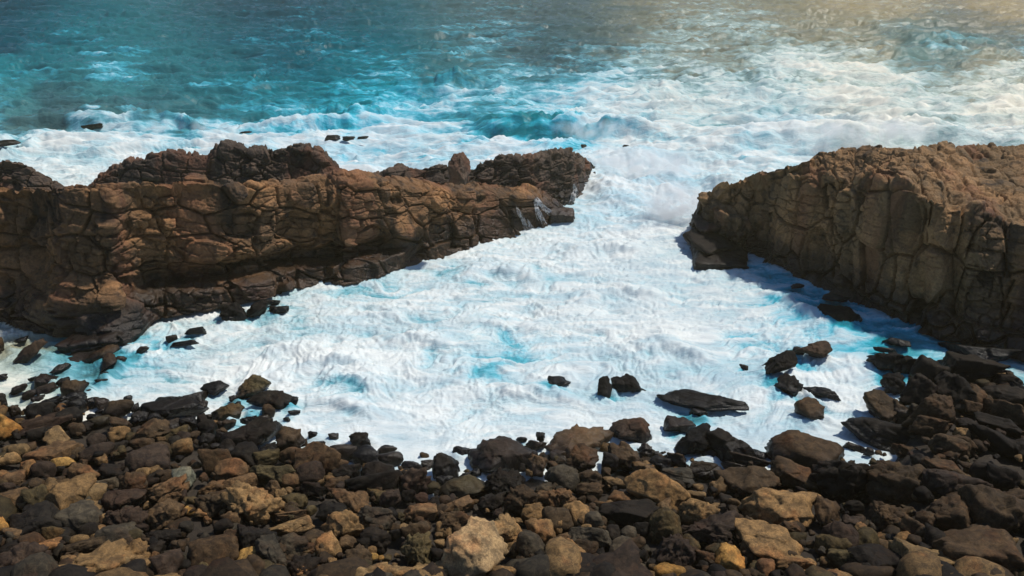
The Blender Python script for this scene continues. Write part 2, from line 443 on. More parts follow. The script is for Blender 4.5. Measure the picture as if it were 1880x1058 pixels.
    foam = foam + .12 * np.exp(-((edge + .3) / 1.6) ** 2) * (y < 60)
    cove = (1 - sstep(66, 76, y)) * sstep(0, 1, 1.0)
    foam = foam + cove * .10 * sstep(.6, .8, foam)
    me = mesh_from('sea', np.stack([x, y, z], -1), grid_faces(*shp))
    attr(me, 'foam', foam); attr(me, 'turq', np.clip(turq, 0, 1)); attr(me, 'glow_silt', np.clip(glow_silt, 0, 1)); attr(me, 'far', sea)
    tag(link('sea', me, M_sea), kind='structure')
# ------------------------------------------------------------------ ground under the beach and the sea bed
def build_bed():
    ys = np.concatenate([np.arange(2, 70, .3), np.arange(70, 400, 12)])
    xs = np.arange(-75, 75.01, .35)
    X, Y = np.meshgrid(xs, ys)
    x, y = X.ravel(), Y.ravel()
    z = beach_z(x, np.clip(y, 15, 100)) - .30 + .16 * fbm2(x * .9, y * .9, 4, 5) + .10 * fbm2(x * 3, y * 3, 2, 9)
    me = mesh_from('beach_ground', np.stack([x, y, z], -1), grid_faces(*X.shape))
    attr(me, 'cell', np.zeros(len(x)))
    tag(link('beach_ground', me, M_bed), kind='structure')
build_bed()

# ------------------------------------------------------------------ cliffs: lofts from foot, brink and skyline
def curve(pts, u):
    p = sorted(pts)
    return np.interp(u, [a for a, b in p], [b for a, b in p])

def loft(u0, u1, foot, top, sky, inset=.8, dz=.8, ncol=600, prof=(10, 110, 110, 45), back=5.0,
         cell=(2.2, 2.2, 1.5), amp=.55, cell2=(.85, .85, .6), amp2=.2, crack=.3, seed=1, extra=None, rough=.03, topamp=1.0, slant=.12, tilt=.30, jit=.58, warp=.09, bulge=.5):
    us = np.linspace(u0, u1, 400)
    F = on_z(us, curve(foot, us))
    L = np.concatenate([[0], np.cumsum(np.hypot(*np.diff(F[:, :2], axis=0).T))])
    u = np.interp(np.linspace(0, L[-1], ncol), L, us)
    F = on_z(u, curve(foot, u))
    ins = curve(inset, u) if isinstance(inset, list) else np.full(ncol, inset)
    dzv = curve(dz, u) if isinstance(dz, list) else np.full(ncol, dz)
    away = F[:, :2] / np.linalg.norm(F[:, :2], axis=1)[:, None]
    Tp = at_y(u, curve(top, u), F[:, 1] + ins)
    K = on_z(u, curve(sky, u), np.maximum(Tp[:, 2] + dzv, .5))
    K[:, 1] = np.maximum(K[:, 1], Tp[:, 1] + .3)
    P0 = F.copy(); P0[:, :2] -= away * .35; P0[:, 2] = -1.6
    P1 = F.copy(); P1[:, 2] = .0
    B = K.copy(); B[:, :2] += away * back; B[:, 2] = -1.8
    ctrl = [P0, P1, Tp, K, B]
    rows = []; tt = []
    for i, n in enumerate(prof):
        for k in range(n):
            t = k / n
            rows.append(ctrl[i] * (1 - t) + ctrl[i + 1] * t); tt.append(i + t)
    rows.append(B); tt.append(4.0)
    S = np.array(rows); tt = np.array(tt)           # (R, C, 3)
    for _ in range(14):                              # round the brink
        S[1:-1] = S[1:-1] * .5 + .25 * (S[:-2] + S[2:])
    R, C = S.shape[:2]
    def normals(S):
        du = np.gradient(S, axis=1); dv = np.gradient(S, axis=0)
        n = np.cross(du, dv)
        return n / (np.linalg.norm(n, axis=-1, keepdims=True) + 1e-9)
    N = normals(S)
    p = S.reshape(-1, 3).copy(); n = N.reshape(-1, 3)
    U = np.repeat(u[None, :], R, 0).ravel(); TT = np.repeat(tt[:, None], C, 1).ravel()
    # large bulges first
    D0 = bulge * fbm(p * .15, 2, seed + 50)
    if extra is not None: D0 = D0 + extra(U, TT, p)
    p = p + n * D0[:, None]
    w = np.stack([fbm(p * .35, 3, seed + 60), fbm(p * .35, 3, seed + 70), fbm(p * .35, 3, seed + 80)], -1) * warp
    q = p + w
    q[:, 2] = q[:, 2] + slant * q[:, 0]
    o1, f1, f2 = voronoi(q / np.array(cell), seed, 240, tilt, jit)
    o2, g1, g2 = voronoi((q + w * .4) / np.array(cell2), seed + 100, 160, .5, .7)
    o3, h1, h2 = voronoi((q + w * .2) / (np.array(cell2) * .36), seed + 200, 50, .4, .85)
    top_m = sstep(1.93, 2.15, TT) * np.where(TT > 3, 1 - sstep(3.1, 3.4, TT) * .5, 1)
    shat = .25 + .75 * sstep(-.15, .35, fbm(p * .22, 2, seed + 33))      # some panels stay whole, others are shattered
    gap = f2 - f1; gap2 = g2 - g1
    wall = amp * o1 + amp2 * o2 * shat
    wall = wall - crack * np.exp(-(gap / .034) ** 2) - crack * .42 * shat * np.exp(-(gap2 / .05) ** 2) - .02 * np.exp(-gap2 / .15) * shat
    top = topamp * (.42 * o1 + .24 * o2 * (.4 + .6 * shat)) - .25 * np.exp(-(gap / .07) ** 2) - .12 * np.exp(-(gap2 / .08) ** 2)
    D = wall * (1 - top_m) + top * top_m
    D += (.04 * o3 - .05 * np.exp(-((h2 - h1) / .09) ** 2)) * (.45 + .55 * shat)
    D += rough * fbm(p * 2.3, 5, seed + 90, .55)
    bed = q[:, 2] * 1.5 + .25 * fbm(p * .5, 2, seed + 95)
    bt = np.abs((bed % 1.0) - .5) * 2
    D -= .13 * np.exp(-((1 - bt) / .12) ** 2) * sstep(-.1, .4, fbm(p * np.array([.2, .2, .8]), 2, seed + 97)) * (1 - top_m)
    nn = n.copy()
    up = np.zeros_like(n); up[:, 2] = 1
    nn = n * (1 - .6 * top_m[:, None]) + up * .6 * top_m[:, None]
    p2 = p + nn * D[:, None]
    p2[TT >= 3.98, 2] = -2.2
    me = mesh_from('cliff', p2, grid_faces(R, C))
    attr(me, 'cell', np.clip(.55 * o1 + .5 * o2, -1.2, 1.2))
    return me

headL = link('rock_headland', None, loc=(-14, 60, 0)); 
def child(name, me, mat, par):
    # keep world-space vertices: parent inverse by shifting the mesh
    n = len(me.vertices); co = np.empty(n * 3, np.float32); me.vertices.foreach_get('co', co)
    co = co.reshape(-1, 3) - np.array(par.location, np.float32); me.vertices.foreach_set('co', co.ravel()); me.update()
    return link(name, me, mat, par)

def ex_left(U, T, p):
    g = lambda c, w: np.exp(-((U - c) / w) ** 2)
    wall = sstep(1.0, 1.1, T) * (1 - sstep(2.0, 2.3, T))
    h = np.clip(T - 1, 0, 1)
    d = 1.0 * g(420, 85) * wall * sstep(.2, .45, h) - .55 * g(262, 40) * wall + .35 * g(150, 60) * wall - .8 * g(45, 45) * wall * sstep(.15, .3, h)
    d += -.7 * g(545, 26) * wall * (1 - .5 * h) + .5 * g(700, 60) * wall * sstep(.2, .5, h) - .6 * g(600, 22) * wall + .5 * g(-60, 40) * wall
    d += -.7 * g(840, 14) * wall - .4 * g(760, 16) * wall
    ledge = sstep(230, 280, U) * (1 - sstep(690, 760, U))
    d += ledge * ((T > 1) * (1.0 * (1 - sstep(.16, .22, h)) - 1.15 * sstep(.2, .24, h) * (1 - sstep(.28, .42, h))))
    d += (1 - sstep(250, 300, U)) * (T > 1) * (1.2 * (1 - sstep(.2, .5, h)))
    return d
FOOT_L = [(-500, 620), (-200, 600), (0, 578), (60, 584), (125, 612), (200, 610), (260, 588), (330, 572), (400, 560), (470, 545), (520, 530), (600, 515), (640, 520), (700, 497), (800, 470), (860, 455), (950, 430), (1020, 408), (1058, 392)]
TOP_L = [(-500, 345), (-200, 345), (0, 351), (60, 356), (130, 351), (200, 350), (250, 347), (345, 336), (380, 336), (440, 345), (500, 342), (560, 338), (620, 338), (700, 341), (760, 346), (830, 348), (900, 352), (960, 360), (1000, 374), (1040, 386), (1058, 391)]
SKY_L = [(-500, 338), (-200, 338), (0, 343), (100, 345), (200, 344), (345, 331), (400, 332), (500, 325), (620, 318), (700, 318), (800, 322), (900, 328), (1000, 345), (1040, 374), (1058, 388)]
me = loft(-450, 1058, FOOT_L, TOP_L, SKY_L, inset=[(-450, 1.8), (500, 1.2), (900, 1.6), (1058, .5)], dz=.35, ncol=1000, prof=(8, 170, 60, 30), seed=11, extra=ex_left,
          cell=(3.3, 3.3, 2.2), amp=.60, amp2=.22, cell2=(1.2, 1.2, .7), crack=.5, slant=.22, topamp=.6, tilt=.42)
child('cliff_face', me, M_cliffL, headL)
FOOT_T = [(640, 440), (700, 436), (800, 425), (900, 412), (980, 398), (1010, 384), (1040, 372), (1062, 352), (1082, 326), (1100, 304)]
SKY_T = [(640, 325), (700, 320), (712, 312), (740, 304), (770, 303), (800, 293), (820, 296), (868, 300), (880, 292), (900, 290), (920, 278), (950, 284), (985, 286), (1000, 282), (1020, 276), (1045, 278), (1060, 288), (1085, 296), (1100, 303)]
TOP_T = [(a, b + 7) for a, b in SKY_T]
me = loft(640, 1100, FOOT_T, TOP_T, SKY_T, inset=[(640, 4), (900, 3.0), (1000, 2.0), (1060, 1.2), (1100, .3)], dz=.15, ncol=420, prof=(8, 120, 14, 40), seed=31, back=4,
          cell=(1.9, 1.9, 1.1), amp=.42, amp2=.2, slant=-.15, topamp=.8)
child('summit_ridge', me, M_ridge, headL)
tag(headL, 'long brown cracked rock headland on the left, running out to the surging channel', 'rock headland')

FOOT_B = [(100, 440), (700, 430)]
SKY_B = [(110, 352), (150, 338), (180, 326), (210, 310), (250, 293), (300, 286), (322, 279), (350, 284), (385, 286), (403, 272), (418, 265), (440, 266), (455, 272), (500, 270), (535, 265), (562, 268), (590, 281), (612, 300), (632, 316), (660, 335), (690, 350)]
TOP_B = [(a, b + 9) for a, b in SKY_B]
me = loft(110, 690, FOOT_B, TOP_B, SKY_B, inset=3.0, dz=.3, ncol=480, prof=(6, 120, 20, 40), seed=51, back=5, cell=(2.1, 2.1, 1.6), amp=.42, amp2=.2, topamp=.75)
ridge = link('rock_ridge', me, M_ridge)
tag(ridge, 'dark humped rock ridge standing behind the long brown headland, surf beyond it', 'rock ridge')
SKY_O = [(-500, 300), (-200, 282), (-100, 280), (0, 286), (35, 291), (60, 303), (85, 318), (105, 332), (125, 350), (140, 362)]
me = loft(-400, 140, [(-500, 440), (200, 428)], [(a, b + 8) for a, b in SKY_O], SKY_O, inset=3.0, dz=.3, ncol=360, prof=(6, 110, 20, 40), seed=71, back=5, cell=(2.0, 2.0, 1.2), amp=.42, amp2=.2, topamp=.75)
tag(link('rock_outcrop', me, M_ridge), 'dark low rock outcrop at the left edge, behind the headland beside white surf', 'rock outcrop')

# right headland
def ex_right(U, T, p):
    g = lambda c, w: np.exp(-((U - c) / w) ** 2)
    wall = sstep(1.0, 1.1, T) * (1 - sstep(2.05, 2.4, T))
    d = .7 * g(1620, 45) * wall + .5 * g(1450, 40) * wall - .7 * g(1392, 12) * wall - .45 * g(1500, 8) * wall - .5 * g(1562, 9) * wall - .7 * g(1690, 14) * wall - .8 * g(1752, 14) * wall + .6 * g(1800, 40) * wall - .5 * g(1345, 12) * wall
    h = np.clip(T - 1, 0, 1)
    d += (U > 1700) * (T > 1) * .9 * (1 - sstep(.15, .22, h))
    d += sstep(1740, 1800, U) * wall * (.5 * (np.floor(h * 5) / 5 - h) * 5 * .6)
    d += -.7 * wall * (1 - sstep(.0, .12, h)) * sstep(1400, 1450, U) * (1 - sstep(1690, 1700, U))
    return d
FOOT_R = [(1262, 462), (1275, 440), (1290, 425), (1340, 462), (1385, 466), (1400, 484), (1450, 502), (1530, 535), (1600, 562), (1660, 592), (1750, 622), (1880, 655), (2100, 720), (2400, 800)]
FOOT_R = [(1268, 432), (1290, 440), (1340, 462), (1385, 470), (1400, 484), (1450, 502), (1530, 535), (1600, 562), (1660, 592), (1750, 622), (1880, 655), (2100, 720), (2400, 800)]
TOP_R = [(1268, 415), (1280, 385), (1288, 366), (1330, 350), (1390, 332), (1460, 324), (1520, 328), (1600, 338), (1680, 352), (1740, 380), (1800, 405), (1880, 425), (2100, 460), (2400, 500)]
SKY_R = [(1268, 410), (1280, 378), (1290, 366), (1312, 354), (1350, 333), (1400, 313), (1450, 302), (1488, 290), (1500, 275), (1520, 274), (1534, 278), (1545, 268), (1600, 268), (1700, 267), (1780, 263), (1880, 266), (2100, 265), (2400, 265)]
headR = link('rock_headland', None, loc=(20, 58, 0))
me = loft(1268, 2350, FOOT_R, TOP_R, SKY_R, inset=[(1268, .3), (1300, 1.0), (1400, 1.2), (1700, 1.4), (1800, 2.5), (2350, 3)], dz=[(1268, .1), (1350, .5), (1500, 1.2), (1700, 1.5), (1880, 2.4), (2350, 3)], ncol=900, prof=(8, 170, 150, 45), seed=91, back=6, extra=ex_right,
          cell=(1.9, 2.3, 3.8), amp=.52, cell2=(1.1, 1.1, .8), amp2=.16, topamp=.7, crack=.6, slant=-.04, jit=.5, warp=.08, bulge=.15, tilt=.34)
child('cliff_face', me, M_cliffR, headR)
tag(headR, 'tall grey-brown columnar rock headland on the right with a rubbly sloping top', 'rock headland')
# ------------------------------------------------------------------ rocks
def ico(sub):
    import bmesh
    bm = bmesh.new(); bmesh.ops.create_icosphere(bm, subdivisions=sub, radius=1)
    v = np.array([a.co[:] for a in bm.verts]); f = np.array([[b.index for b in a.verts] for a in bm.faces]); bm.free()
    return v / np.linalg.norm(v, axis=1)[:, None], f
ICO = {s: ico(s) for s in (2, 3, 4, 5, 6)}

def hull2(pts):
    pts = sorted(set(pts))
    def half(ps):
        h = []
        for p in ps:
            while len(h) > 1 and (h[-1][0] - h[-2][0]) * (p[1] - h[-2][1]) - (h[-1][1] - h[-2][1]) * (p[0] - h[-2][0]) <= 0: h.pop()
            h.append(p)
        return h
    a, b = half(pts), half(pts[::-1])
    return a[:-1] + b[:-1]

def rock_shape(kind, seed, sub, poly=None, aspect=1.0):
    """unit rock in a frame x right, y up in the picture plane, z towards the viewer; extents -1..1 in x and y"""
    r = np.random.default_rng(seed)
    dirs, faces = ICO[sub]
    p = {'r': 8, 'a': 26, 's': 30, 'l': 18, 'f': 10}[kind]
    m = {'r': 16, 'a': 10, 's': 8, 'l': 9, 'f': 12}[kind]
    N = r.normal(size=(m, 3)); N /= np.linalg.norm(N, axis=1)[:, None]
    d = r.uniform(.70, 1.0, m) if kind != 'r' else r.uniform(.82, 1.0, m)
    if poly:
        h = hull2(poly)
        pl = []; pd = []
        for i in range(len(h)):
            (x0, y0), (x1, y1) = h[i], h[(i + 1) % len(h)]
            nx, ny = (y1 - y0), -(x1 - x0)
            l = math.hypot(nx, ny)
            if l < 1e-6: continue
            nx /= l; ny /= l
            t = r.uniform(-.15, .45)
            pl.append((nx, ny, t)); pd.append(max(nx * x0 + ny * y0, .12))
        for k in range(5):
            a = r.uniform(0, 2 * math.pi); b = r.uniform(.25, .85)
            pl.append((b * math.cos(a), b * math.sin(a) + .25, .8)); pd.append(r.uniform(.5, .72))
        for k in range(4):
            a = r.uniform(0, 2 * math.pi)
            pl.append((.4 * math.cos(a), .4 * math.sin(a), -.9)); pd.append(r.uniform(.6, .8))
        N = np.array(pl); d = np.array(pd); p = 26 if kind != 'r' else 12
    else:
        box = np.array([(1, 0, .1), (-1, 0, .1), (0, 1, .1), (0, -1, 0), (0, 0, 1), (0, 0, -1)], float) + r.normal(size=(6, 3)) * .22
        if kind in 'sl':
            N = np.concatenate([box, N[:6]]); d = np.concatenate([r.uniform(.6, .8, 6), d[:6] * 1.05])
        else:
            N = np.concatenate([N, box]); d = np.concatenate([d, r.uniform(.82, 1., 6)])
    R = (np.maximum(dirs @ N.T / d[None, :], 0) ** p).sum(1) ** (-1 / p)
    P = dirs * R[:, None]
    off = r.uniform(0, 80, 3)
    A = np.array([1.0, 1.0 / aspect, 1.0 / math.sqrt(aspect)])
    Q = P * A + off
    if poly: pass
    low = fbm(Q * .9, 2, seed)
    P = P * (1 + (.05 if poly else .11) * low)[:, None]
    o, f1, f2 = voronoi(Q * (2.1 if kind != 'f' else 2.6), seed, 60, .8)
    amp = {'r': .05, 'a': .10, 's': .07, 'l': .06, 'f': .14}[kind]
    D = amp * o + .026 * fbm(Q * 5, 5, seed + 3, .6)
    if kind == 'f':
        D -= .12 * np.exp(-(f2 - f1) / .07)
        o2, g1, g2 = voronoi(Q * 6.0, seed + 9, 30, .9)
        D += .05 * o2 - .05 * np.exp(-(g2 - g1) / .08)
    else:
        o2, g1, g2 = voronoi(Q * 4.6, seed + 9, 60, .8)
        D += {'r': .018, 'a': .032, 's': .024, 'l': .02}[kind] * o2
    if kind in 'as':
        D -= .035 * np.exp(-(f2 - f1) / .04) * (vnoise(Q * 1.3, seed + 5) > .15)
    if kind == 'l':
        ax = r.normal(size=3) * .18 + np.array([-.12, 1, .35]); ax /= np.linalg.norm(ax)
        s = (Q @ ax) * 5.5 + .5 * fbm(Q * 1.2, 2, seed + 7)
        t = s - np.floor(s)
        D += .055 * (vnoise(np.stack([np.floor(s), s * 0, s * 0], 1) * 3.7, seed)) - .06 * np.exp(-np.minimum(t, 1 - t) / .08)
    P = P * (1 + D)[:, None]
    if kind in 'sa' and not poly:          # lean
        P[:, 0] += .22 * r.uniform(-1, 1) * P[:, 1]
    lo, hi = P.min(0), P.max(0)
    P[:, :2] = (P[:, :2] - (lo + hi)[:2] / 2) / ((hi - lo)[:2] / 2)
    P[:, 2] = (P[:, 2] - (lo + hi)[2] / 2) / ((hi - lo)[2] / 2)
    return P, faces, o

TONE = {'d': (.016, .0125, .009), 'b': (.062, .040, .021), 't': (.205, .128, .056), 'o': (.125, .076, .037), 'y': (.29, .165, .048), 'c': (.33, .222, .112),
        'g': (.056, .046, .031), 'G': (.075, .056, .025), 'p': (.042, .028, .019), 'w': (.007, .006, .0055), 'm': (.15, .145, .10)}
TILE = {'A': (0, 640), 'B': (0, 844), 'C': (370, 640), 'D': (370, 844), 'E': (740, 740), 'F': (740, 844), 'G': (1110, 740), 'H': (1110, 844),
        'I': (1500, 620), 'J': (1500, 844), 'K': (1300, 560), 'L': (0, 540), 'Z': (0, 0)}
TS = 380 / 1879.0

def place(u0, v0, u1, v1, kind, seed, poly=None, water=False, sub=None, back=.6, zbase=None, depth=None):
    """builds the rock where it stands: its foot on the ground seen at the bottom of its box"""
    if not water:
        k = .04 * (u1 - u0); u0 -= k; u1 += k; v0 -= .05 * (v1 - v0)
    pv = v1
    uc = (u0 + u1) / 2
    z0 = 0.0
    for _ in range(6):
        g = on_z(np.array(uc), np.array(pv), z0)
        if zbase is not None:
            z0 = zbase; continue
        z0 = .16 if water else max(0.0, float(beach_z(np.array([g[0]]), np.array([max(g[1], 15)]))[0]) - .05)
    g = on_z(np.array(uc), np.array(pv), z0)
    vv1 = v1 + (v1 - v0) * (.16 if water else .10)
    dist = math.sqrt(g[0] ** 2 + g[1] ** 2 + (CAM_H - z0) ** 2)
    a = (u1 - u0) / 2 / FPX * dist; b = (vv1 - v0) / 2 / FPX * dist
    c = depth if depth else min(.85 * math.sqrt(a * b), 1.5 * b)
    dr = ray(np.array(uc), np.array((v0 + vv1) / 2.0))
    t = (g[1] + back * c) / dr[1]
    ctr = dr * t + np.array([0, 0, CAM_H])
    k = t * math.sqrt(float(dr @ dr)) / dist
    a *= k; b *= k
    if sub is None: sub = 5 if max(u1 - u0, vv1 - v0) > 62 else (4 if max(u1 - u0, vv1 - v0) > 24 else 3)
    if poly:
        sx, sy = (u1 - u0) / 2, (vv1 - v0) / 2
        poly = [((q[0] - uc) / sx, -(q[1] - (v0 + vv1) / 2) / sy) for q in poly]
    P, faces, o = rock_shape(kind, seed, sub, poly, aspect=max(.4, min(2.6, a / b)))
    fw = dr / np.linalg.norm(dr)
    rt = np.cross(fw, [0, 0, 1]); rt /= np.linalg.norm(rt)
    up = np.cross(rt, fw)
    W = P[:, :1] * a * rt + P[:, 1:2] * b * up - P[:, 2:] * c * fw
    me = mesh_from('rock', W, faces)
    attr(me, 'cell', o)
    return me, ctr, (a + b + c) / 3

# table of the rocks: tile, x0, y0, x1, y1, kind, tone, name of a well known one, outline
ROCKS = []
def R(tile, x0, y0, x1, y1, kind, tone, name=None, poly=None, water=None, nm=None):
    ox, oy = TILE[tile]; s = 1.0 if tile == 'Z' else TS
    f = lambda x, y: (ox + x * s, oy + y * s)
    (a, b), (c, d) = f(x0, y0), f(x1, y1)
    ROCKS.append(dict(box=(a, b, c, d), kind=kind, tone=tone, name=name, poly=[f(*q) for q in poly] if poly else None, water=water))
#WATER
R('L', 120, 440, 410, 595, 'a', 'p', 'long low purple rock', [(122, 572), (285, 458), (400, 440), (410, 468), (330, 505), (225, 592)], True)
R('L', 140, 392, 250, 436, 'a', 'w', None, None, True)
R('L', -60, 405, 28, 512, 'r', 'b', None, None, True)
R('L', 1683, 305, 1868, 368, 'l', 'w', 'flat black rock with a notched front', None, True)
R('L', 1512, 372, 1610, 432, 'a', 'p', None, None, True)
R('L', 1553, 425, 1790, 466, 'l', 'w', None, None, True)
R('L', 1243, 475, 1350, 527, 'a', 'p', None, None, True)
R('L', 798, 478, 1072, 588, 'a', 'b', 'brown rock at the foot of the headland', [(800, 575), (880, 505), (1000, 480), (1072, 495), (1040, 530), (870, 588)], True)
R('L', 903, 540, 1075, 675, 'a', 'p', 'purple wedge shaped rock', [(905, 672), (960, 570), (1010, 540), (1070, 572), (1050, 610), (950, 650)], True)
R('L', 1035, 563, 1146, 634, 'a', 'p', None, None, True)
R('L', 458, 636, 632, 697, 'a', 'p', None, [(460, 685), (540, 645), (600, 637), (632, 652), (560, 695)], True)
R('Z', 404, 556, 452, 588, 'f', 'w', 'craggy black rock cluster below the headland', None, True)
R('Z', 448, 552, 492, 577, 'a', 'w', None, None, True)
R('Z', 495, 560, 530, 574, 'a', 'w', None, None, True)
R('Z', 480, 548, 514, 560, 'l', 'w', None, None, True)
R('Z', 997, 690, 1048, 711, 'a', 'w', 'pointed dark rock alone in the foam', [(998, 710), (1010, 692), (1022, 691), (1048, 703), (1020, 710)], True)
R('Z', 1097, 690, 1124, 729, 's', 'w', 'upright square black rock', [(1097, 692), (1120, 690), (1124, 710), (1121, 728), (1099, 726)], True)
R('Z', 1121, 686, 1187, 721, 'a', 'w', 'sloping black rock beside the square one', [(1122, 690), (1135, 686), (1165, 696), (1187, 714), (1170, 721), (1123, 715)], True)
R('Z', 1207, 718, 1371, 751, 'l', 'w', 'long flat black slab in the foam', [(1208, 732), (1240, 719), (1300, 721), (1366, 727), (1371, 740), (1330, 742), (1280, 751), (1230, 745)], True)
R('G', 768, 52, 935, 118, 'f', 'w', None, None, True)
R('K', 1003, 8, 1382, 162, 'r', 'w', 'smooth oval black rock below the right headland', [(1005, 90), (1030, 40), (1110, 12), (1290, 25), (1380, 75), (1340, 135), (1240, 162), (1080, 140)], True)
R('K', 486, 400, 800, 606, 'a', 'w', 'near half of the slanting black reef', [(488, 578), (570, 488), (680, 422), (790, 402), (800, 440), (770, 500), (690, 545), (560, 600)], True)
R('K', 768, 380, 880, 442, 'a', 'w', None, None, True)
R('K', 800, 312, 1112, 450, 'a', 'p', 'far half of the slanting black reef', [(800, 410), (960, 335), (1060, 317), (1108, 370), (1050, 440), (900, 430)], True)
R('K', 598, 626, 852, 795, 'a', 'w', 'humped black rock in the foam', [(600, 735), (640, 665), (730, 628), (850, 685), (825, 770), (760, 793)], True)
R('K', 282, 540, 366, 597, 'a', 'w', None, None, True)
R('K', 868, 748, 1198, 836, 'l', 'w', 'low black ledge behind the brown cube', [(870, 770), (960, 750), (1090, 755), (1198, 830), (1100, 812), (930, 805)], True)
R('K', 788, 840, 1047, 1034, 's', 'b', 'brown cube shaped rock in the foam', [(792, 905), (870, 860), (1040, 842), (1045, 960), (1035, 1032), (920, 1010), (805, 985)], True)
R('K', 1413, 786, 1732, 1050, 'l', 'b', 'leaf shaped layered brown rock', [(1415, 870), (1480, 795), (1590, 786), (1690, 840), (1732, 920), (1700, 1030), (1640, 1048), (1540, 990)], True)
R('I', 690, 590, 850, 775, 'a', 'b')
R('K', 1462, 440, 1882, 590, 'f', 'w', 'ragged black reef by the right shore', None, True)
R('K', 1578, 610, 1792, 780, 'f', 'w', 'black knob at the right shore', None, True)
R('K', 1600, 305, 1828, 362, 'l', 'w', None, None, True)
R('K', 1512, 385, 1705, 432, 'l', 'w', None, None, True)
R('Z', 1452, 520, 1476, 530, 'a', 'w', None, None, True)
R('Z', 1510, 540, 1560, 552, 'l', 'w', None, None, True)
R('C', 0, 298, 243, 408, 'l', 'w', 'flat dark rock left of the ochre pyramid', [(0, 345), (60, 303), (160, 300), (243, 352), (120, 408)], True)
R('C', 312, 238, 625, 425, 'a', 'G', 'ochre pyramid rock at the water', [(315, 370), (370, 300), (450, 238), (560, 275), (625, 325), (530, 385), (400, 420), (320, 420)], True)
R('C', 425, 378, 850, 565, 'a', 'd', 'broad black boulder at the water', [(428, 440), (520, 380), (690, 395), (800, 445), (845, 530), (680, 560), (560, 480)], True)
R('C', 790, 432, 882, 512, 'a', 'w', None, None, True)
R('C', 550, 503, 668, 615, 'r', 'b', None, None, True)
R('C', 103, 503, 388, 655, 'a', 'G', 'greenish wedge boulder at the water', [(105, 620), (170, 545), (280, 503), (388, 550), (310, 645), (115, 655)], True)
R('C', 115, 645, 328, 735, 'a', 'b', None, None, True)
R('C', 250, 425, 322, 478, 'a', 'p', None, None, True)
R('C', 285, 478, 358, 517, 'a', 'w', None, None, True)
R('C', 422, 563, 488, 607, 'a', 'w', None, None, True)
R('C', 335, 620, 500, 685, 'f', 'w', None, None, True)
R('C', 740, 623, 805, 660, 'a', 'w', None, None, True)
R('C', 788, 558, 898, 597, 'l', 'w', None, None, True)
R('C', 968, 745, 1072, 814, 'a', 'w', 'small black stone alone off the beach', None, True)
R('C', 1152, 765, 1246, 823, 'a', 'p', None, None, True)
R('C', 1342, 758, 1532, 885, 'f', 'd', 'small craggy double rock off the beach', None, True)
R('E', 448, 390, 622, 478, 'a', 'd', 'small flat wedge off the beach', [(450, 395), (480, 392), (622, 432), (610, 455), (470, 478), (450, 460)], True)
R('E', 1022, 308, 1128, 350, 'r', 'd', None, None, True)
R('E', 1205, 262, 1290, 350, 'f', 'd', None, None, True)
R('E', 612, 588, 712, 662, 'a', 'w', None, None, True)
R('G', 38, 125, 432, 345, 'a', 'p', 'rounded purple boulder in the shallows', [(40, 240), (90, 185), (200, 165), (290, 127), (350, 165), (430, 265), (400, 330), (280, 320), (120, 300)], True)
R('G', 535, 122, 825, 252, 'a', 'p', 'dark boulder behind the jagged black one', [(538, 248), (560, 160), (610, 124), (740, 140), (825, 185), (760, 235), (620, 245)], True)
R('G', 640, 172, 978, 470, 'a', 'w', 'jagged leaning black boulder', [(642, 410), (690, 330), (770, 220), (860, 174), (930, 215), (978, 320), (900, 410), (690, 460)], True)
R('A', 318, 225, 512, 325, 'a', 'p', 'humped purple rock in the left shallows', [(320, 318), (350, 245), (400, 226), (510, 272), (420, 310)], True)
R('A', 262, 260, 335, 293, 'a', 'w', None, None, True)
R('A', 95, 335, 238, 400, 'a', 'p', None, None, True)
R('A', 346, 320, 525, 412, 'a', 'p', None, None, True)
R('A', 212, 378, 352, 434, 'r', 'p', None, None, True)
R('A', 498, 272, 630, 355, 'a', 'w', None, None, True)
R('A', 562, 278, 795, 420, 'a', 'b', 'brown dome rock in the left shallows', [(565, 400), (580, 320), (625, 280), (700, 295), (795, 355), (740, 405)], True)
R('A', 290, 430, 402, 482, 'a', 'p', None, None, True)
R('A', 782, 368, 838, 395, 'a', 'p', None, None, True)
R('A', 892, 215, 982, 268, 'a', 'w', None, None, True)
R('A', 868, 270, 985, 302, 'l', 'w', None, None, True)
R('A', 1125, 428, 1200, 480, 'r', 'd', None, None, True)
R('A', -40, 238, 60, 282, 'a', 'p', None, None, True)
R('Z', 152, 228, 188, 237, 'a', 'w', 'small black rock awash out in the surf', None, True)
R('Z', 596, 248, 625, 257, 'l', 'w', 'flat black skerry in the white water', None, True)
R('Z', 628, 250, 652, 258, 'a', 'w', None, None, True)
R('Z', 655, 250, 677, 255, 'l', 'w', None, None, True)
R('Z', -30, 259, 30, 270, 'l', 'w', 'flat black skerry at the left edge', None, True)
R('Z', 1066, 265, 1078, 272, 'a', 'w', None, None, True)
R('Z', 1140, 266, 1156, 275, 'a', 'w', None, None, True)
R('Z', 440, 241, 462, 245, 'l', 'w', None, None, True)
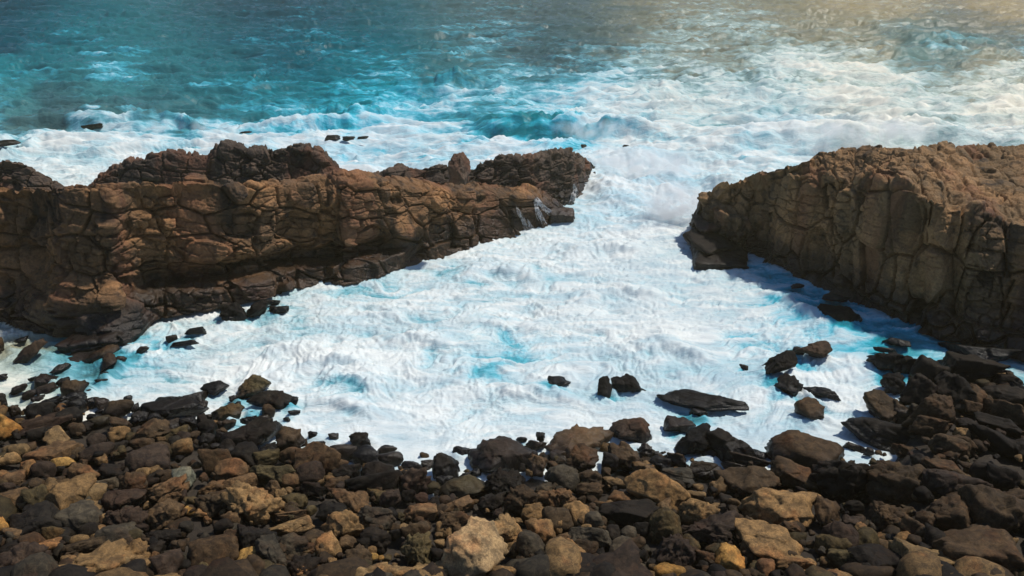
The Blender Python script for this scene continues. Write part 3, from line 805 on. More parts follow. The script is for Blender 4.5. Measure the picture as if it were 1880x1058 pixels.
#BEACH
R('A', 398, 445, 615, 545, 'a', 'd', 'black squarish stone at the left waterline')
R('A', 600, 403, 768, 505, 'r', 'd')
R('A', 632, 468, 768, 580, 'r', 'd')
R('A', 755, 450, 895, 512, 'a', 'p')
R('A', 873, 438, 982, 555, 'r', 'b', 'upright egg shaped stone')
R('A', 785, 490, 885, 545, 'a', 'd')
R('A', 266, 500, 475, 630, 'r', 'd', 'black dome boulder at the left waterline')
R('A', 958, 480, 1192, 630, 'r', 'b', 'rounded brown boulder beside the huge black slab')
R('A', 1186, 503, 1258, 580, 'r', 'p')
R('A', 1255, 465, 1830, 645, 's', 'd', 'huge black slab boulder', [(1258, 520), (1300, 475), (1460, 466), (1700, 510), (1830, 600), (1740, 640), (1400, 610), (1262, 575)])
R('A', 1438, 424, 1775, 555, 'a', 'd', None, [(1440, 470), (1500, 426), (1620, 445), (1740, 495), (1775, 550), (1500, 550)])
R('A', 1635, 410, 1872, 512, 's', 'p')
R('A', 1778, 473, 1885, 580, 'a', 'b')
R('A', 875, 553, 968, 605, 'r', 'd')
R('A', 526, 553, 720, 695, 'r', 'd', 'round black boulder at the left end')
R('A', 536, 512, 655, 585, 'a', 'd')
R('A', 160, 618, 625, 735, 's', 'p', 'long dark purple slab')
R('A', -30, 440, 52, 565, 'r', 'd')
R('A', -60, 600, 170, 800, 'a', 'y', 'ochre boulder at the left edge', [(-60, 620), (10, 605), (90, 690), (170, 780), (60, 800), (-60, 790)])
R('A', 92, 520, 185, 605, 'a', 'b')
R('A', 822, 620, 995, 705, 'r', 'G')
R('A', 1015, 612, 1175, 750, 'a', 'b', 'brown pointed stone below the huge slab')
R('A', 800, 588, 935, 655, 'a', 'd')
R('A', 1190, 662, 1515, 855, 'a', 'b', 'dark brown wedge boulder', [(1195, 800), (1260, 740), (1420, 665), (1515, 730), (1480, 800), (1340, 850)])
R('A', 1498, 722, 1695, 840, 'a', 'G', 'olive cracked block')
R('A', 1638, 698, 1730, 780, 'r', 'G')
R('A', 1636, 628, 1805, 725, 's', 'd')
R('A', 1795, 603, 1885, 770, 'r', 'd')
R('A', 1485, 645, 1655, 735, 'a', 'b')
R('A', 1350, 588, 1495, 675, 'r', 'd')
R('A', 1170, 575, 1335, 675, 'a', 'd')
R('A', 412, 722, 600, 875, 'a', 't', 'tan pitted angular stone', [(415, 790), (470, 735), (545, 725), (598, 850), (540, 875), (450, 850)])
R('A', 265, 735, 425, 825, 'r', 'd')
R('A', 995, 715, 1170, 845, 'a', 't', 'tan split stone')
R('A', 805, 778, 950, 885, 'r', 'p')
R('A', 635, 690, 755, 775, 'r', 'b')
R('A', 1200, 818, 1385, 915, 'r', 'b', 'flat round brown stone')
R('A', 755, 878, 1010, 1005, 'r', 'p', 'large smooth purple boulder on the left')
R('A', 1020, 850, 1155, 940, 'a', 'd')
R('A', 1178, 903, 1510, 1140, 'r', 'p', 'big square-shouldered purple boulder', [(1185, 1000), (1230, 925), (1420, 905), (1500, 940), (1505, 1060), (1440, 1135), (1230, 1110)])
R('A', 1375, 850, 1550, 955, 'r', 'b')
R('A', 1555, 832, 1735, 955, 'r', 't', 'tan round stone with a ridge')
R('A', 275, 868, 695, 1045, 's', 'o', 'long rusty slab with a black underside', [(278, 950), (300, 895), (480, 870), (640, 880), (690, 940), (640, 1010), (300, 1040)])
R('A', 55, 878, 240, 990, 'r', 't', 'pale tan round stone on the left')
R('A', 212, 863, 315, 925, 'r', 'b')
R('A', 648, 888, 755, 995, 'a', 'b')
R('A', -20, 960, 155, 1055, 'r', 't')
R('A', 1005, 923, 1130, 995, 'a', 'b')
R('B', 472, -15, 665, 88, 'r', 'y', 'rounded yellow boulder on the left')
R('B', 642, 25, 865, 218, 'a', 'o', 'brick-red tilted block', [(648, 190), (655, 70), (730, 28), (800, 75), (860, 160), (850, 215), (740, 205)])
R('B', 848, 42, 1080, 190, 'a', 'd', 'dark flat-sided boulder beside the brick-red block')
R('B', 198, 22, 315, 155, 'r', 't')
R('B', 312, 32, 485, 180, 'r', 'p')
R('B', 40, 125, 218, 255, 'r', 'o', 'orange-brown round stone on the left')
R('B', 215, 172, 415, 250, 'a', 'd')
R('B', 428, 182, 595, 255, 'a', 'b')
R('B', -20, 218, 125, 305, 'r', 'p')
R('B', -40, 293, 225, 450, 'a', 'o', 'rusty block at the left edge')
R('B', 245, 262, 440, 460, 'a', 'G', 'two-toned green and grey stone')
R('B', 428, 203, 840, 480, 's', 't', 'large smooth tan arch-backed boulder', [(430, 280), (520, 230), (800, 205), (838, 250), (700, 330), (660, 420), (560, 475), (440, 420)])
R('B', 668, 242, 945, 405, 'r', 't')
R('B', 688, 345, 820, 450, 'a', 'g', 'small pale grey pyramid stone')
R('B', 1085, 122, 1305, 308, 'f', 'b', 'cracked lumpy stone')
R('B', 860, 178, 1080, 268, 's', 'g')
R('B', 1235, 82, 1380, 192, 'r', 't')
R('B', 1330, 108, 1465, 195, 'r', 'd')
R('B', 1450, 82, 1620, 200, 's', 'b')
R('B', 1585, 80, 1760, 255, 'r', 'm', 'pale greenish-white boulder')
R('B', 1335, 190, 1695, 400, 'f', 'o', 'fractured rusty outcrop')
R('B', 1355, 382, 1680, 600, 'a', 'o', 'block with a lit corner under the rusty outcrop', [(1360, 480), (1460, 400), (1600, 385), (1680, 480), (1620, 560), (1400, 598)])
R('B', 980, 262, 1335, 450, 'a', 'p', 'dark angular boulder with a reddish flat top', [(985, 330), (1010, 268), (1130, 300), (1330, 335), (1300, 400), (1150, 445), (1000, 440)])
R('B', 1005, 443, 1310, 650, 'f', 'p')
R('B', 548, 408, 875, 650, 'r', 'g', 'big grey-green striped boulder', [(550, 560), (580, 430), (700, 410), (840, 470), (875, 560), (820, 640), (600, 640)])
R('B', 138, 438, 515, 700, 'l', 'd', 'dark layered boulder on the left', [(140, 600), (200, 490), (420, 440), (470, 530), (515, 590), (420, 690), (170, 680)])
R('B', 860, 500, 950, 625, 'r', 'b')
R('B', 925, 500, 1012, 615, 'r', 't')
R('B', 418, 603, 588, 750, 'r', 'G', 'smooth round tan ball of stone')
R('B', 55, 608, 228, 745, 'r', 'o', 'shiny orange-brown stone at the left edge')
R('B', -30, 530, 62, 700, 'r', 'y')
R('B', 210, 680, 425, 850, 'r', 'b')
R('B', 5, 748, 275, 875, 'r', 'd', 'flat dark oval boulder, bottom left')
R('B', 285, 748, 540, 870, 'a', 't', 'angular tan stone with dark flank')
R('B', 705, 598, 880, 755, 'r', 'd')
R('B', 895, 603, 1255, 800, 'r', 'g', 'humped grey boulder with two bumps', [(900, 720), (940, 620), (1040, 610), (1170, 630), (1255, 740), (1200, 795), (960, 790)])
R('B', 1305, 648, 1610, 780, 'f', 'd')
R('B', 1105, 745, 1380, 940, 'f', 't', 'rough cracked tan stone')
R('B', 380, 830, 1290, 1180, 'f', 't', 'broad flat shelf of cracked tan bedrock', [(390, 960), (650, 870), (960, 832), (1120, 900), (1280, 1060), (1290, 1180), (400, 1180)])
R('B', 520, 733, 1090, 880, 'f', 'b', 'low crumbly ridge above the tan bedrock')
R('B', -120, 830, 410, 1180, 'f', 'p', 'sloping purple-brown bedrock in the bottom left corner', [(-120, 850), (40, 832), (260, 880), (410, 960), (380, 1180), (-120, 1180)])
R('B', 1275, 912, 1430, 1050, 'a', 'p')
R('B', 1345, 758, 1495, 880, 'a', 'd')
R('B', 1385, 858, 1645, 1070, 'a', 'p', 'grey-purple angular stone, bottom left')
R('B', 1655, 838, 1890, 970, 'a', 'g', 'dark gabled grey stone')
R('B', 1685, 958, 1905, 1110, 'a', 'G')
R('B', 1675, 422, 1768, 500, 'r', 'y')
R('C', 468, 612, 610, 690, 'r', 'b')
R('C', 210, 650, 715, 890, 'a', 'd', 'large dark tilted boulder at the waterline', [(212, 790), (260, 740), (560, 652), (690, 690), (715, 770), (640, 850), (450, 885), (240, 860)])
R('C', 686, 708, 920, 925, 'a', 'b', 'brown capped boulder at the waterline', [(688, 880), (700, 790), (770, 710), (890, 745), (918, 860), (860, 915), (720, 920)])
R('C', 855, 858, 1300, 1150, 'a', 'b', 'big greenish-brown sloping boulder', [(858, 1080), (880, 920), (960, 865), (1120, 905), (1240, 1010), (1300, 1070), (1180, 1145), (920, 1140)])
R('C', 1120, 878, 1400, 1010, 'r', 'b', 'low wide brown boulder at the waterline')
R('C', 1360, 882, 1612, 1048, 'r', 'd', 'dark round boulder at the waterline')
R('C', 1602, 878, 1768, 955, 'r', 'b')
R('C', 1556, 948, 1820, 1065, 'r', 'b', 'smooth oval boulder at the waterline')
R('C', 965, 848, 1120, 910, 'l', 'b')
R('C', 498, 868, 695, 980, 'a', 'd')
R('C', 698, 908, 905, 1050, 'r', 'b')
R('C', 486, 928, 700, 1070, 'l', 'G')
R('C', 250, 863, 505, 1068, 'r', 'd', 'dark peaked boulder', [(255, 960), (340, 870), (450, 875), (500, 940), (470, 1040), (340, 1060)])
R('C', 0, 905, 255, 1110, 's', 'b', 'dark block behind the orange block')
R('D', 115, 3, 395, 172, 's', 'o', 'orange-tan squared block', [(125, 100), (150, 20), (310, 8), (380, 60), (393, 140), (280, 165), (135, 160)])
R('C', 158, 828, 295, 945, 'r', 'd')
R('C', 76, 863, 162, 918, 'r', 'd')
R('C', 116, 763, 240, 845, 'r', 'd')
R('C', -20, 653, 135, 795, 'r', 'd')
R('C', -20, 770, 115, 875, 'a', 'd')
R('C', -30, 605, 102, 665, 'a', 'b')
R('D', 210, 148, 510, 275, 'r', 'o')
R('D', 465, 35, 825, 235, 'a', 'G', 'broad mossy-brown boulder')
R('D', 720, 98, 935, 245, 'r', 'o', 'small smooth orange boulder')
R('D', 855, 32, 1105, 230, 'r', 'p', 'big smooth dark purple boulder near the waterline')
R('D', 586, 193, 715, 315, 'a', 'o')
R('D', 668, 268, 788, 370, 'a', 't')
R('D', 230, 238, 715, 590, 'f', 't', 'massive tan outcrop with a smooth face', [(235, 290), (330, 245), (560, 290), (700, 400), (700, 470), (580, 570), (460, 570), (380, 440)])
R('D', -20, 200, 235, 310, 'f', 'o')
R('D', -20, 298, 340, 490, 'f', 'b', 'crumbled brown outcrop')
R('D', 735, 312, 950, 440, 'a', 'G')
R('D', 736, 388, 875, 470, 'a', 'b')
R('D', 635, 458, 935, 560, 's', 'o', 'low rusty slab')
R('D', 1170, 245, 1520, 510, 'a', 'o', 'orange-lit angular boulder', [(1175, 265), (1240, 250), (1510, 300), (1505, 420), (1400, 500), (1330, 460), (1200, 330)])
R('D', 1045, 385, 1305, 570, 'a', 'd')
R('D', 1105, 478, 1455, 715, 'a', 't', 'two-faced boulder, grey and tan', [(1110, 600), (1180, 485), (1340, 480), (1420, 550), (1452, 660), (1300, 690), (1150, 705)])
R('D', 1190, 42, 1445, 185, 'a', 'd')
R('D', 1460, 22, 1745, 220, 'r', 'd', 'smooth dark oval boulder', [(1465, 130), (1500, 50), (1580, 25), (1740, 80), (1742, 160), (1640, 215), (1520, 190)])
R('D', 1320, 128, 1805, 305, 'l', 'd', 'long dark layered slab')
R('D', 1115, 163, 1335, 275, 'a', 'b')
R('D', 905, 203, 1105, 335, 'a', 'd')
R('D', 1515, 258, 1685, 385, 'a', 'G')
R('D', 1605, 283, 1805, 435, 'a', 'p', 'purple pyramid stone')
R('D', 1425, 425, 1750, 630, 'a', 'g', 'split slate-grey block')
R('D', 595, 548, 990, 685, 'l', 't', 'layered tan ledge')
R('D', 355, 573, 695, 845, 'l', 'd')
R('D', 175, 643, 375, 790, 'a', 'b', 'squarish brown block left of the tall boulder')
R('D', 125, 543, 295, 660, 'r', 'd')
R('D', 190, 478, 375, 630, 'a', 'o')
R('D', 505, 703, 792, 1020, 'a', 'g', 'tall grey leaning boulder', [(510, 820), (550, 715), (640, 703), (720, 800), (790, 1000), (720, 1015), (600, 980)])
R('D', 312, 808, 612, 1010, 'r', 'y', 'bright yellow-ochre boulder', [(315, 940), (380, 850), (450, 812), (600, 850), (608, 930), (540, 1000), (340, 1000)])
R('D', -80, 718, 298, 970, 'r', 'b', 'big rounded brown boulder left of the bright yellow one')
R('D', 685, 683, 955, 880, 'a', 'g', 'jagged dark grey slab on edge')
R('D', 1035, 668, 1258, 890, 's', 't', 'upright tan block', [(1038, 790), (1060, 700), (1190, 672), (1225, 740), (1255, 860), (1200, 885), (1060, 850)])
R('D', 1240, 688, 1425, 810, 's', 'o', 'square orange block')
R('D', 1275, 785, 1535, 1000, 'f', 'b', 'rough wedge below the square orange block')
R('D', 1425, 623, 1705, 840, 'f', 'd', 'jagged black rubble block')
R('D', 765, 863, 885, 945, 'a', 'b')
R('D', 815, 868, 1085, 1070, 'f', 'd')
R('D', 1145, 898, 1245, 1070, 'a', 't', 'narrow upright tan stone')
R('D', 845, 958, 985, 1090, 'a', 't')
R('D', 995, 1013, 1135, 1090, 'a', 'o')
R('D', 935, 758, 1050, 875, 'f', 'b')
R('D', 1235, 963, 1900, 1170, 'f', 't', 'crumbly tan bedrock at the bottom edge')
R('D', 1485, 778, 1590, 875, 'r', 't')
R('D', 1535, 848, 1612, 905, 'r', 'y')
R('D', 1600, 870, 1655, 910, 'r', 'y')
R('D', 540, 965, 785, 1130, 'r', 'o')
R('E', 268, 463, 508, 700, 'a', 'd', 'black faceted boulder at the waterline', [(270, 620), (285, 500), (345, 465), (440, 500), (505, 560), (500, 690), (400, 698), (285, 680)])
R('E', 165, 523, 280, 610, 'a', 'p')
R('E', -10, 528, 165, 625, 'r', 'p')
R('E', -20, 600, 255, 840, 'f', 'p', 'lumpy purple boulder at the waterline')
R('E', 612, 313, 1200, 630, 'a', 'p', 'great cracked purple-brown boulder', [(615, 520), (625, 440), (740, 350), (860, 316), (1000, 322), (1180, 400), (1195, 480), (1100, 600), (900, 625), (680, 590)])
R('E', 1105, 343, 1305, 430, 'a', 'b')
R('E', 1305, 203, 1888, 500, 'a', 't', 'big flat-topped brown boulder', [(1308, 400), (1335, 260), (1430, 208), (1600, 240), (1780, 232), (1886, 290), (1800, 400), (1650, 480), (1450, 470)])
R('E', 1470, 378, 1765, 630, 'a', 'b', 'dark buttress under the flat-topped boulder')
R('E', 1120, 478, 1305, 650, 'a', 'o', 'rusty stone below the great cracked boulder')
R('E', 1325, 428, 1495, 545, 'a', 'o')
R('E', 1295, 568, 1595, 800, 'r', 'g', 'rough grey rounded boulder', [(1300, 690), (1340, 610), (1430, 572), (1550, 600), (1592, 700), (1540, 790), (1400, 770)])
R('E', 1555, 608, 1795, 760, 'a', 'b')
R('E', 735, 598, 1100, 840, 'f', 'd', 'rough dark double boulder')
R('E', 295, 663, 485, 765, 'a', 'd')
R('E', 335, 663, 810, 870, 's', 'G', 'broad brown wave-shaped boulder', [(340, 800), (420, 710), (600, 665), (720, 720), (808, 800), (700, 830), (520, 865), (400, 850)])
R('E', 498, 623, 625, 695, 'a', 'w')
R('E', 925, 755, 1225, 1010, 'f', 'b', 'knobbly brown crag')
R('E', 1075, 913, 1280, 1075, 'a', 't', 'tan flat-faced stone under the knobbly crag')
R('E', 1175, 728, 1365, 890, 'f', 'g')
R('E', 1215, 783, 1565, 960, 'f', 'o', 'knuckled reddish boulder')
R('E', 1575, 723, 1815, 860, 'f', 'b')
R('E', 286, 853, 630, 1010, 's', 'o', 'tan wedge pointing left', [(290, 985), (400, 920), (600, 858), (628, 900), (560, 970), (420, 985), (310, 1008)])
R('E', 685, 818, 925, 980, 'f', 'd')
R('E', -20, 923, 295, 1070, 's', 'o', 'rusty flat slab')
R('E', -10, 793, 115, 900, 'a', 'd')
R('E', 106, 818, 224, 928, 'r', 'p')
R('E', 326, 843, 435, 940, 'r', 'b')
R('E', 215, 848, 335, 960, 'r', 'd')
R('F', 365, 558, 930, 1100, 's', 'c', 'large pale cream boulder with a pointed crest', [(370, 980), (440, 760), (570, 670), (640, 562), (800, 610), (870, 700), (928, 870), (860, 930), (700, 1060), (520, 1098), (450, 1040)])
R('F', 805, 503, 1090, 770, 'a', 't', 'tan boulder behind the pale one', [(808, 620), (880, 540), (950, 505), (1020, 560), (1085, 660), (1000, 730), (900, 760)])
R('F', 1040, 663, 1305, 900, 'r', 'g', 'grey boulder with a curved crack', [(1045, 790), (1070, 700), (1130, 666), (1220, 710), (1302, 830), (1240, 890), (1120, 890)])
R('F', 1115, 548, 1395, 765, 'a', 't', 'angular tan-edged boulder', [(1118, 570), (1200, 552), (1340, 560), (1390, 660), (1380, 740), (1300, 760), (1180, 680)])
R('F', 1340, 548, 1448, 670, 'r', 't')
R('F', 1270, 443, 1535, 650, 'r', 'b', 'smooth brown boulder with rounded shoulder')
R('F', 1450, 388, 1680, 585, 'r', 't', 'smooth sandy boulder')
R('F', 1615, 478, 1820, 620, 'r', 'g')
R('F', 1678, 428, 1790, 505, 'r', 'g')
R('F', 1355, 733, 1685, 980, 'a', 't', 'bumpy tan boulder left of the ochre dome', [(1360, 880), (1400, 780), (1480, 736), (1600, 810), (1680, 880), (1620, 960), (1440, 975)])
R('F', 1425, 888, 1760, 1150, 'r', 'y', 'ochre dome boulder at the bottom edge', [(1430, 1060), (1520, 930), (1680, 890), (1730, 980), (1760, 1140), (1500, 1150)])
R('F', 1295, 748, 1398, 875, 'r', 'o')
R('F', 1405, 668, 1535, 765, 'r', 'o')
R('F', 1565, 733, 1745, 850, 'r', 'b')
R('F', 1510, 628, 1890, 800, 's', 'g', 'long grey log-shaped stone')
R('F', 1606, 588, 1715, 660, 'r', 't')
R('F', -20, 575, 245, 735, 'a', 'b')
R('F', -5, 678, 270, 945, 'f', 'G', 'pitted green-brown boulder')
R('F', 250, 808, 375, 930, 'r', 'd')
R('F', 282, 728, 378, 810, 'r', 't')
R('F', 325, 468, 635, 680, 'f', 'b', 'banded brown block behind the pale one')
R('F', 1045, 908, 1290, 1040, 's', 'G')
R('F', 1280, 943, 1390, 1020, 'a', 'g')
R('F', 98, 518, 198, 600, 'r', 'b')
R('F', -30, 938, 470, 1150, 'f', 't', 'crumbly tan outcrop left of the pale boulder')
R('F', 700, 983, 1430, 1150, 'f', 't', 'low crumbly bedrock right of the pale boulder')
R('G', 888, 428, 1005, 510, 'r', 'd')
R('G', 925, 262, 1370, 535, 'a', 'd', 'black gabled boulder at the waterline', [(930, 430), (985, 300), (1040, 266), (1160, 310), (1300, 370), (1368, 440), (1250, 520), (1050, 530)])
R('G', 1505, 283, 2115, 580, 'r', 'b', 'long double-humped boulder at the waterline', [(1510, 460), (1560, 390), (1700, 310), (1880, 285), (2090, 300), (2115, 440), (2000, 540), (1750, 570), (1560, 530)])
R('G', 1305, 428, 1465, 495, 'r', 'd')
R('G', 1145, 478, 1485, 600, 'l', 'b')
R('G', 35, 363, 340, 615, 'a', 'b', 'dark boulder with a lit top edge', [(40, 470), (50, 370), (190, 368), (320, 460), (335, 540), (240, 610), (100, 560)])
R('G', 296, 373, 435, 515, 'f', 'b')
R('G', 436, 448, 525, 510, 'r', 'b')
R('G', 405, 488, 595, 620, 'r', 'd')
R('G', 555, 463, 750, 610, 'a', 'b')
R('G', -20, 458, 135, 630, 'r', 'd')
R('G', 245, 543, 465, 670, 'a', 't')
R('G', 765, 543, 1055, 690, 'l', 'b')
R('G', 1015, 578, 1545, 845, 's', 'b', 'huge long brown boulder', [(1020, 680), (1060, 630), (1280, 595), (1480, 582), (1542, 640), (1500, 740), (1440, 830), (1120, 800)])
R('G', 1065, 543, 1275, 605, 'l', 'b')
R('G', 1525, 528, 1905, 775, 'a', 'b', 'squared boulder with a lit top ledge', [(1530, 640), (1590, 550), (1640, 532), (1830, 570), (1900, 610), (1900, 740), (1560, 770)])
R('G', 195, 628, 750, 965, 'r', 't', 'very large smooth tan boulder', [(200, 740), (280, 665), (430, 630), (600, 690), (745, 800), (730, 900), (660, 960), (480, 880), (250, 830)])
R('G', 525, 588, 820, 765, 'l', 'g', 'rough grey stone behind the large tan one')
R('G', -20, 678, 205, 780, 'a', 't')
R('G', 25, 803, 255, 935, 'a', 'o', 'orange angular stone above the log')
R('H', -20, 358, 498, 600, 'l', 'd', 'black grooved log-like boulder', [(-20, 450), (30, 420), (360, 362), (490, 420), (470, 500), (400, 580), (100, 595), (-20, 560)])
R('H', 458, 313, 605, 510, 'a', 'o', 'small upright split orange stone', [(465, 380), (520, 316), (585, 340), (603, 470), (580, 505), (500, 450)])
R('H', 420, 453, 685, 740, 'r', 'G', 'big tan-green egg boulder')
R('H', 685, 378, 1015, 600, 'a', 't', 'dark-flanked tan boulder')
R('H', 735, 290, 910, 378, 's', 't')
R('H', 1115, 373, 1255, 460, 'r', 'g')
R('H', 1225, 263, 1880, 590, 'a', 't', 'big orange-brown slab boulder, squared at right', [(1230, 480), (1400, 320), (1480, 285), (1720, 300), (1730, 268), (1870, 275), (1876, 520), (1700, 560), (1400, 580)])
R('H', 1145, 588, 1745, 915, 'l', 't', 'long layered tan slab tilted to the right', [(1150, 650), (1220, 620), (1460, 595), (1680, 690), (1742, 790), (1640, 900), (1560, 910), (1180, 740)])
R('H', 675, 448, 1205, 760, 'f', 'p', 'rugged knobbly outcrop')
R('H', 425, 688, 805, 1015, 'f', 'p', 'gnarled porous boulder')
R('H', 1020, 783, 1260, 1015, 's', 'y', 'square sandy block', [(1025, 830), (1060, 792), (1190, 788), (1255, 850), (1255, 990), (1180, 1010), (1030, 940)])
R('H', 45, 713, 270, 970, 'r', 'g', 'grey faceted boulder, bottom')
R('H', 145, 608, 295, 730, 'r', 'g')
R('H', 5, 598, 145, 720, 'r', 'd')
R('H', 805, 843, 1030, 970, 'f', 'b')
R('H', 1255, 808, 1375, 920, 'r', 'b')
R('H', 1595, 878, 1890, 1010, 'a', 't', 'notched tan stone')
R('H', 1390, 908, 1530, 1070, 'r', 'o', 'banded orange stone')
R('H', 455, 953, 725, 1120, 'r', 'y', 'tan boulder cut by the bottom edge')
R('H', -20, 958, 125, 1080, 'r', 'o')
R('H', 205, 943, 380, 1060, 'r', 'g')
R('H', 875, 968, 990, 1030, 'r', 'b')
R('H', 1365, 558, 1565, 640, 'r', 't')
R('H', 1235, 518, 1365, 630, 'a', 'b')
R('H', 1585, 568, 1765, 710, 'f', 'b')
R('H', 1685, 1008, 1890, 1120, 'r', 't')
R('H', 1185, 1003, 1385, 1110, 'r', 'b')
R('H', 260, 573, 415, 700, 'r', 'd')
R('I', 1185, 48, 1800, 215, 's', 'w', 'big flat wet black slab under the right headland')
R('I', 1155, 175, 1645, 385, 's', 'd', 'wide dark stepped slab')
R('I', 890, 190, 1165, 385, 's', 'd', 'dark block beside the stepped slab')
R('I', 795, 350, 1085, 610, 's', 'd', 'flat-topped dark block')
R('I', 1095, 353, 1395, 610, 'a', 'd', 'dark cracked block')
R('I', 1340, 445, 1535, 650, 'a', 'b')
R('I', 1540, 443, 1855, 635, 'r', 'd', 'big dark cushion boulder on the right')
R('I', 1585, 343, 1875, 460, 's', 'd')
R('I', 845, 525, 1210, 815, 'a', 'b', 'dark cube boulder with a brown top')
R('I', 285, 768, 895, 985, 'l', 'd', 'long black layered ledge jutting into the foam', [(290, 850), (400, 785), (560, 770), (880, 790), (890, 930), (700, 980), (480, 970), (360, 920)])
R('I', 890, 728, 1175, 885, 'a', 'b', 'roof-shaped brown stone')
R('I', 1515, 598, 1900, 765, 's', 'b')
R('I', 1325, 588, 1475, 690, 's', 'b')
R('I', 1485, 743, 1900, 875, 'l', 'd', 'long dark layered slab on the right')
R('I', 1365, 848, 1840, 1015, 's', 'd', 'long smooth dark slab on the right')
R('I', 1055, 908, 1345, 1070, 'r', 'b')
R('I', 1275, 738, 1435, 840, 'r', 'd')
R('I', 1250, 828, 1380, 940, 'a', 't')
R('I', 218, 958, 445, 1025, 'l', 'p', None, None, True)
R('I', 428, 998, 515, 1065, 'r', 'p', None, None, True)
R('I', 1628, 298, 1785, 365, 'a', 'w')
R('I', 685, 978, 855, 1080, 'a', 'b')
R('I', 1215, 908, 1425, 1050, 'a', 'b')
R('I', 1760, 930, 1960, 1080, 'a', 'd')
R('J', -30, 358, 205, 600, 'a', 'b', 'brown ridge-backed boulder')
R('J', 35, 588, 338, 835, 'r', 'p', 'dark smooth boulder with a tapered end')
R('J', 335, 633, 540, 840, 'r', 'G', 'rounded greenish boulder')
R('J', 715, 668, 890, 830, 'r', 't', 'small sandy rounded boulder')
R('J', 985, 633, 1205, 825, 'r', 'd', 'blue-black rounded boulder')
R('J', 1055, 343, 1415, 635, 'a', 'b', 'large boulder, dark left and brown right', [(1060, 480), (1100, 390), (1160, 348), (1300, 380), (1410, 580), (1300, 600), (1130, 600)])
R('J', 1335, 298, 1810, 640, 'a', 'b', 'large flat-faced brown boulder on the right', [(1340, 380), (1500, 302), (1760, 340), (1805, 500), (1700, 560), (1560, 620), (1400, 520)])
R('J', 1185, 648, 1880, 1040, 'a', 'b', 'massive peaked brown boulder in the right corner', [(1200, 880), (1320, 760), (1500, 690), (1640, 650), (1760, 800), (1875, 950), (1800, 1030), (1300, 1000)])
R('J', 695, 808, 1190, 1020, 's', 't', 'long rounded tan slab')
R('J', 320, 818, 840, 1130, 'a', 'd', 'blue-grey faceted boulder', [(325, 960), (420, 880), (600, 822), (700, 830), (830, 1050), (780, 1130), (380, 1120)])
R('J', 900, 928, 1160, 1110, 'a', 't', 'angular tan stone at the bottom edge')
R('J', 115, 828, 390, 990, 'a', 'G')
R('J', 10, 708, 300, 865, 'r', 'G')
R('J', 440, 45, 1040, 450, 'f', 'b', 'large dark fractured outcrop on the right')
R('J', -30, 25, 440, 370, 'f', 'd', 'crumbling dark outcrop with pale flecks')
R('J', 1015, 25, 1405, 175, 's', 'b', 'smooth tan-topped slab on the right')
R('J', 1415, 35, 1600, 205, 'r', 'd')
R('J', 1555, 85, 1795, 300, 'a', 'd', 'dark boulder with a rounded back')
R('J', 1225, 128, 1395, 205, 'a', 't')
R('J', 1345, 188, 1515, 270, 'r', 'b')
R('J', 1470, 233, 1600, 300, 'r', 'd')
R('J', 1020, 140, 1500, 350, 'a', 'p')
R('J', 490, 420, 775, 660, 'f', 'b')
R('J', 765, 540, 975, 715, 'a', 'b')
R('J', 905, 478, 1065, 625, 'a', 'b')
R('J', 215, 508, 435, 650, 'a', 'p')
R('J', 535, 738, 695, 835, 'r', 'o')
R('J', 1455, 548, 1565, 670, 'r', 'g')
R('J', 1675, 275, 1900, 490, 'a', 'b')
R('J', 305, 818, 480, 890, 'r', 't')
R('J', 615, 620, 795, 700, 'a', 'd')
R('J', 755, 428, 885, 510, 'a', 'b')
R('J', 1820, 450, 2000, 640, 'r', 'd')
R('Z', 100, 1042, 230, 1090, 'f', 't')
# ------------------------------------------------------------------ build the rocks
BUILT = []
for i, r in enumerate(ROCKS):
    u0, v0, u1, v1 = r['box']
    water = bool(r['water'])
    me, ctr, size = place(u0, v0, u1, v1, r['kind'], 1000 + i * 7, r['poly'], water, zbase=.5 if r['name'] and 'slanting' in r['name'] else None)
    o = link('rock' if water else 'boulder', me, M_wetrock if water else M_boulder, loc=ctr)
    rr = random.Random(i)
    c = TONE[r['tone']]
    k = rr.uniform(.82, 1.2); h = rr.uniform(-.06, .06)
    o.color = (c[0] * k * (1 + h), c[1] * k, c[2] * k * (1 - h), 1)
    BUILT.append((o, r, ctr, size))

build_sea()

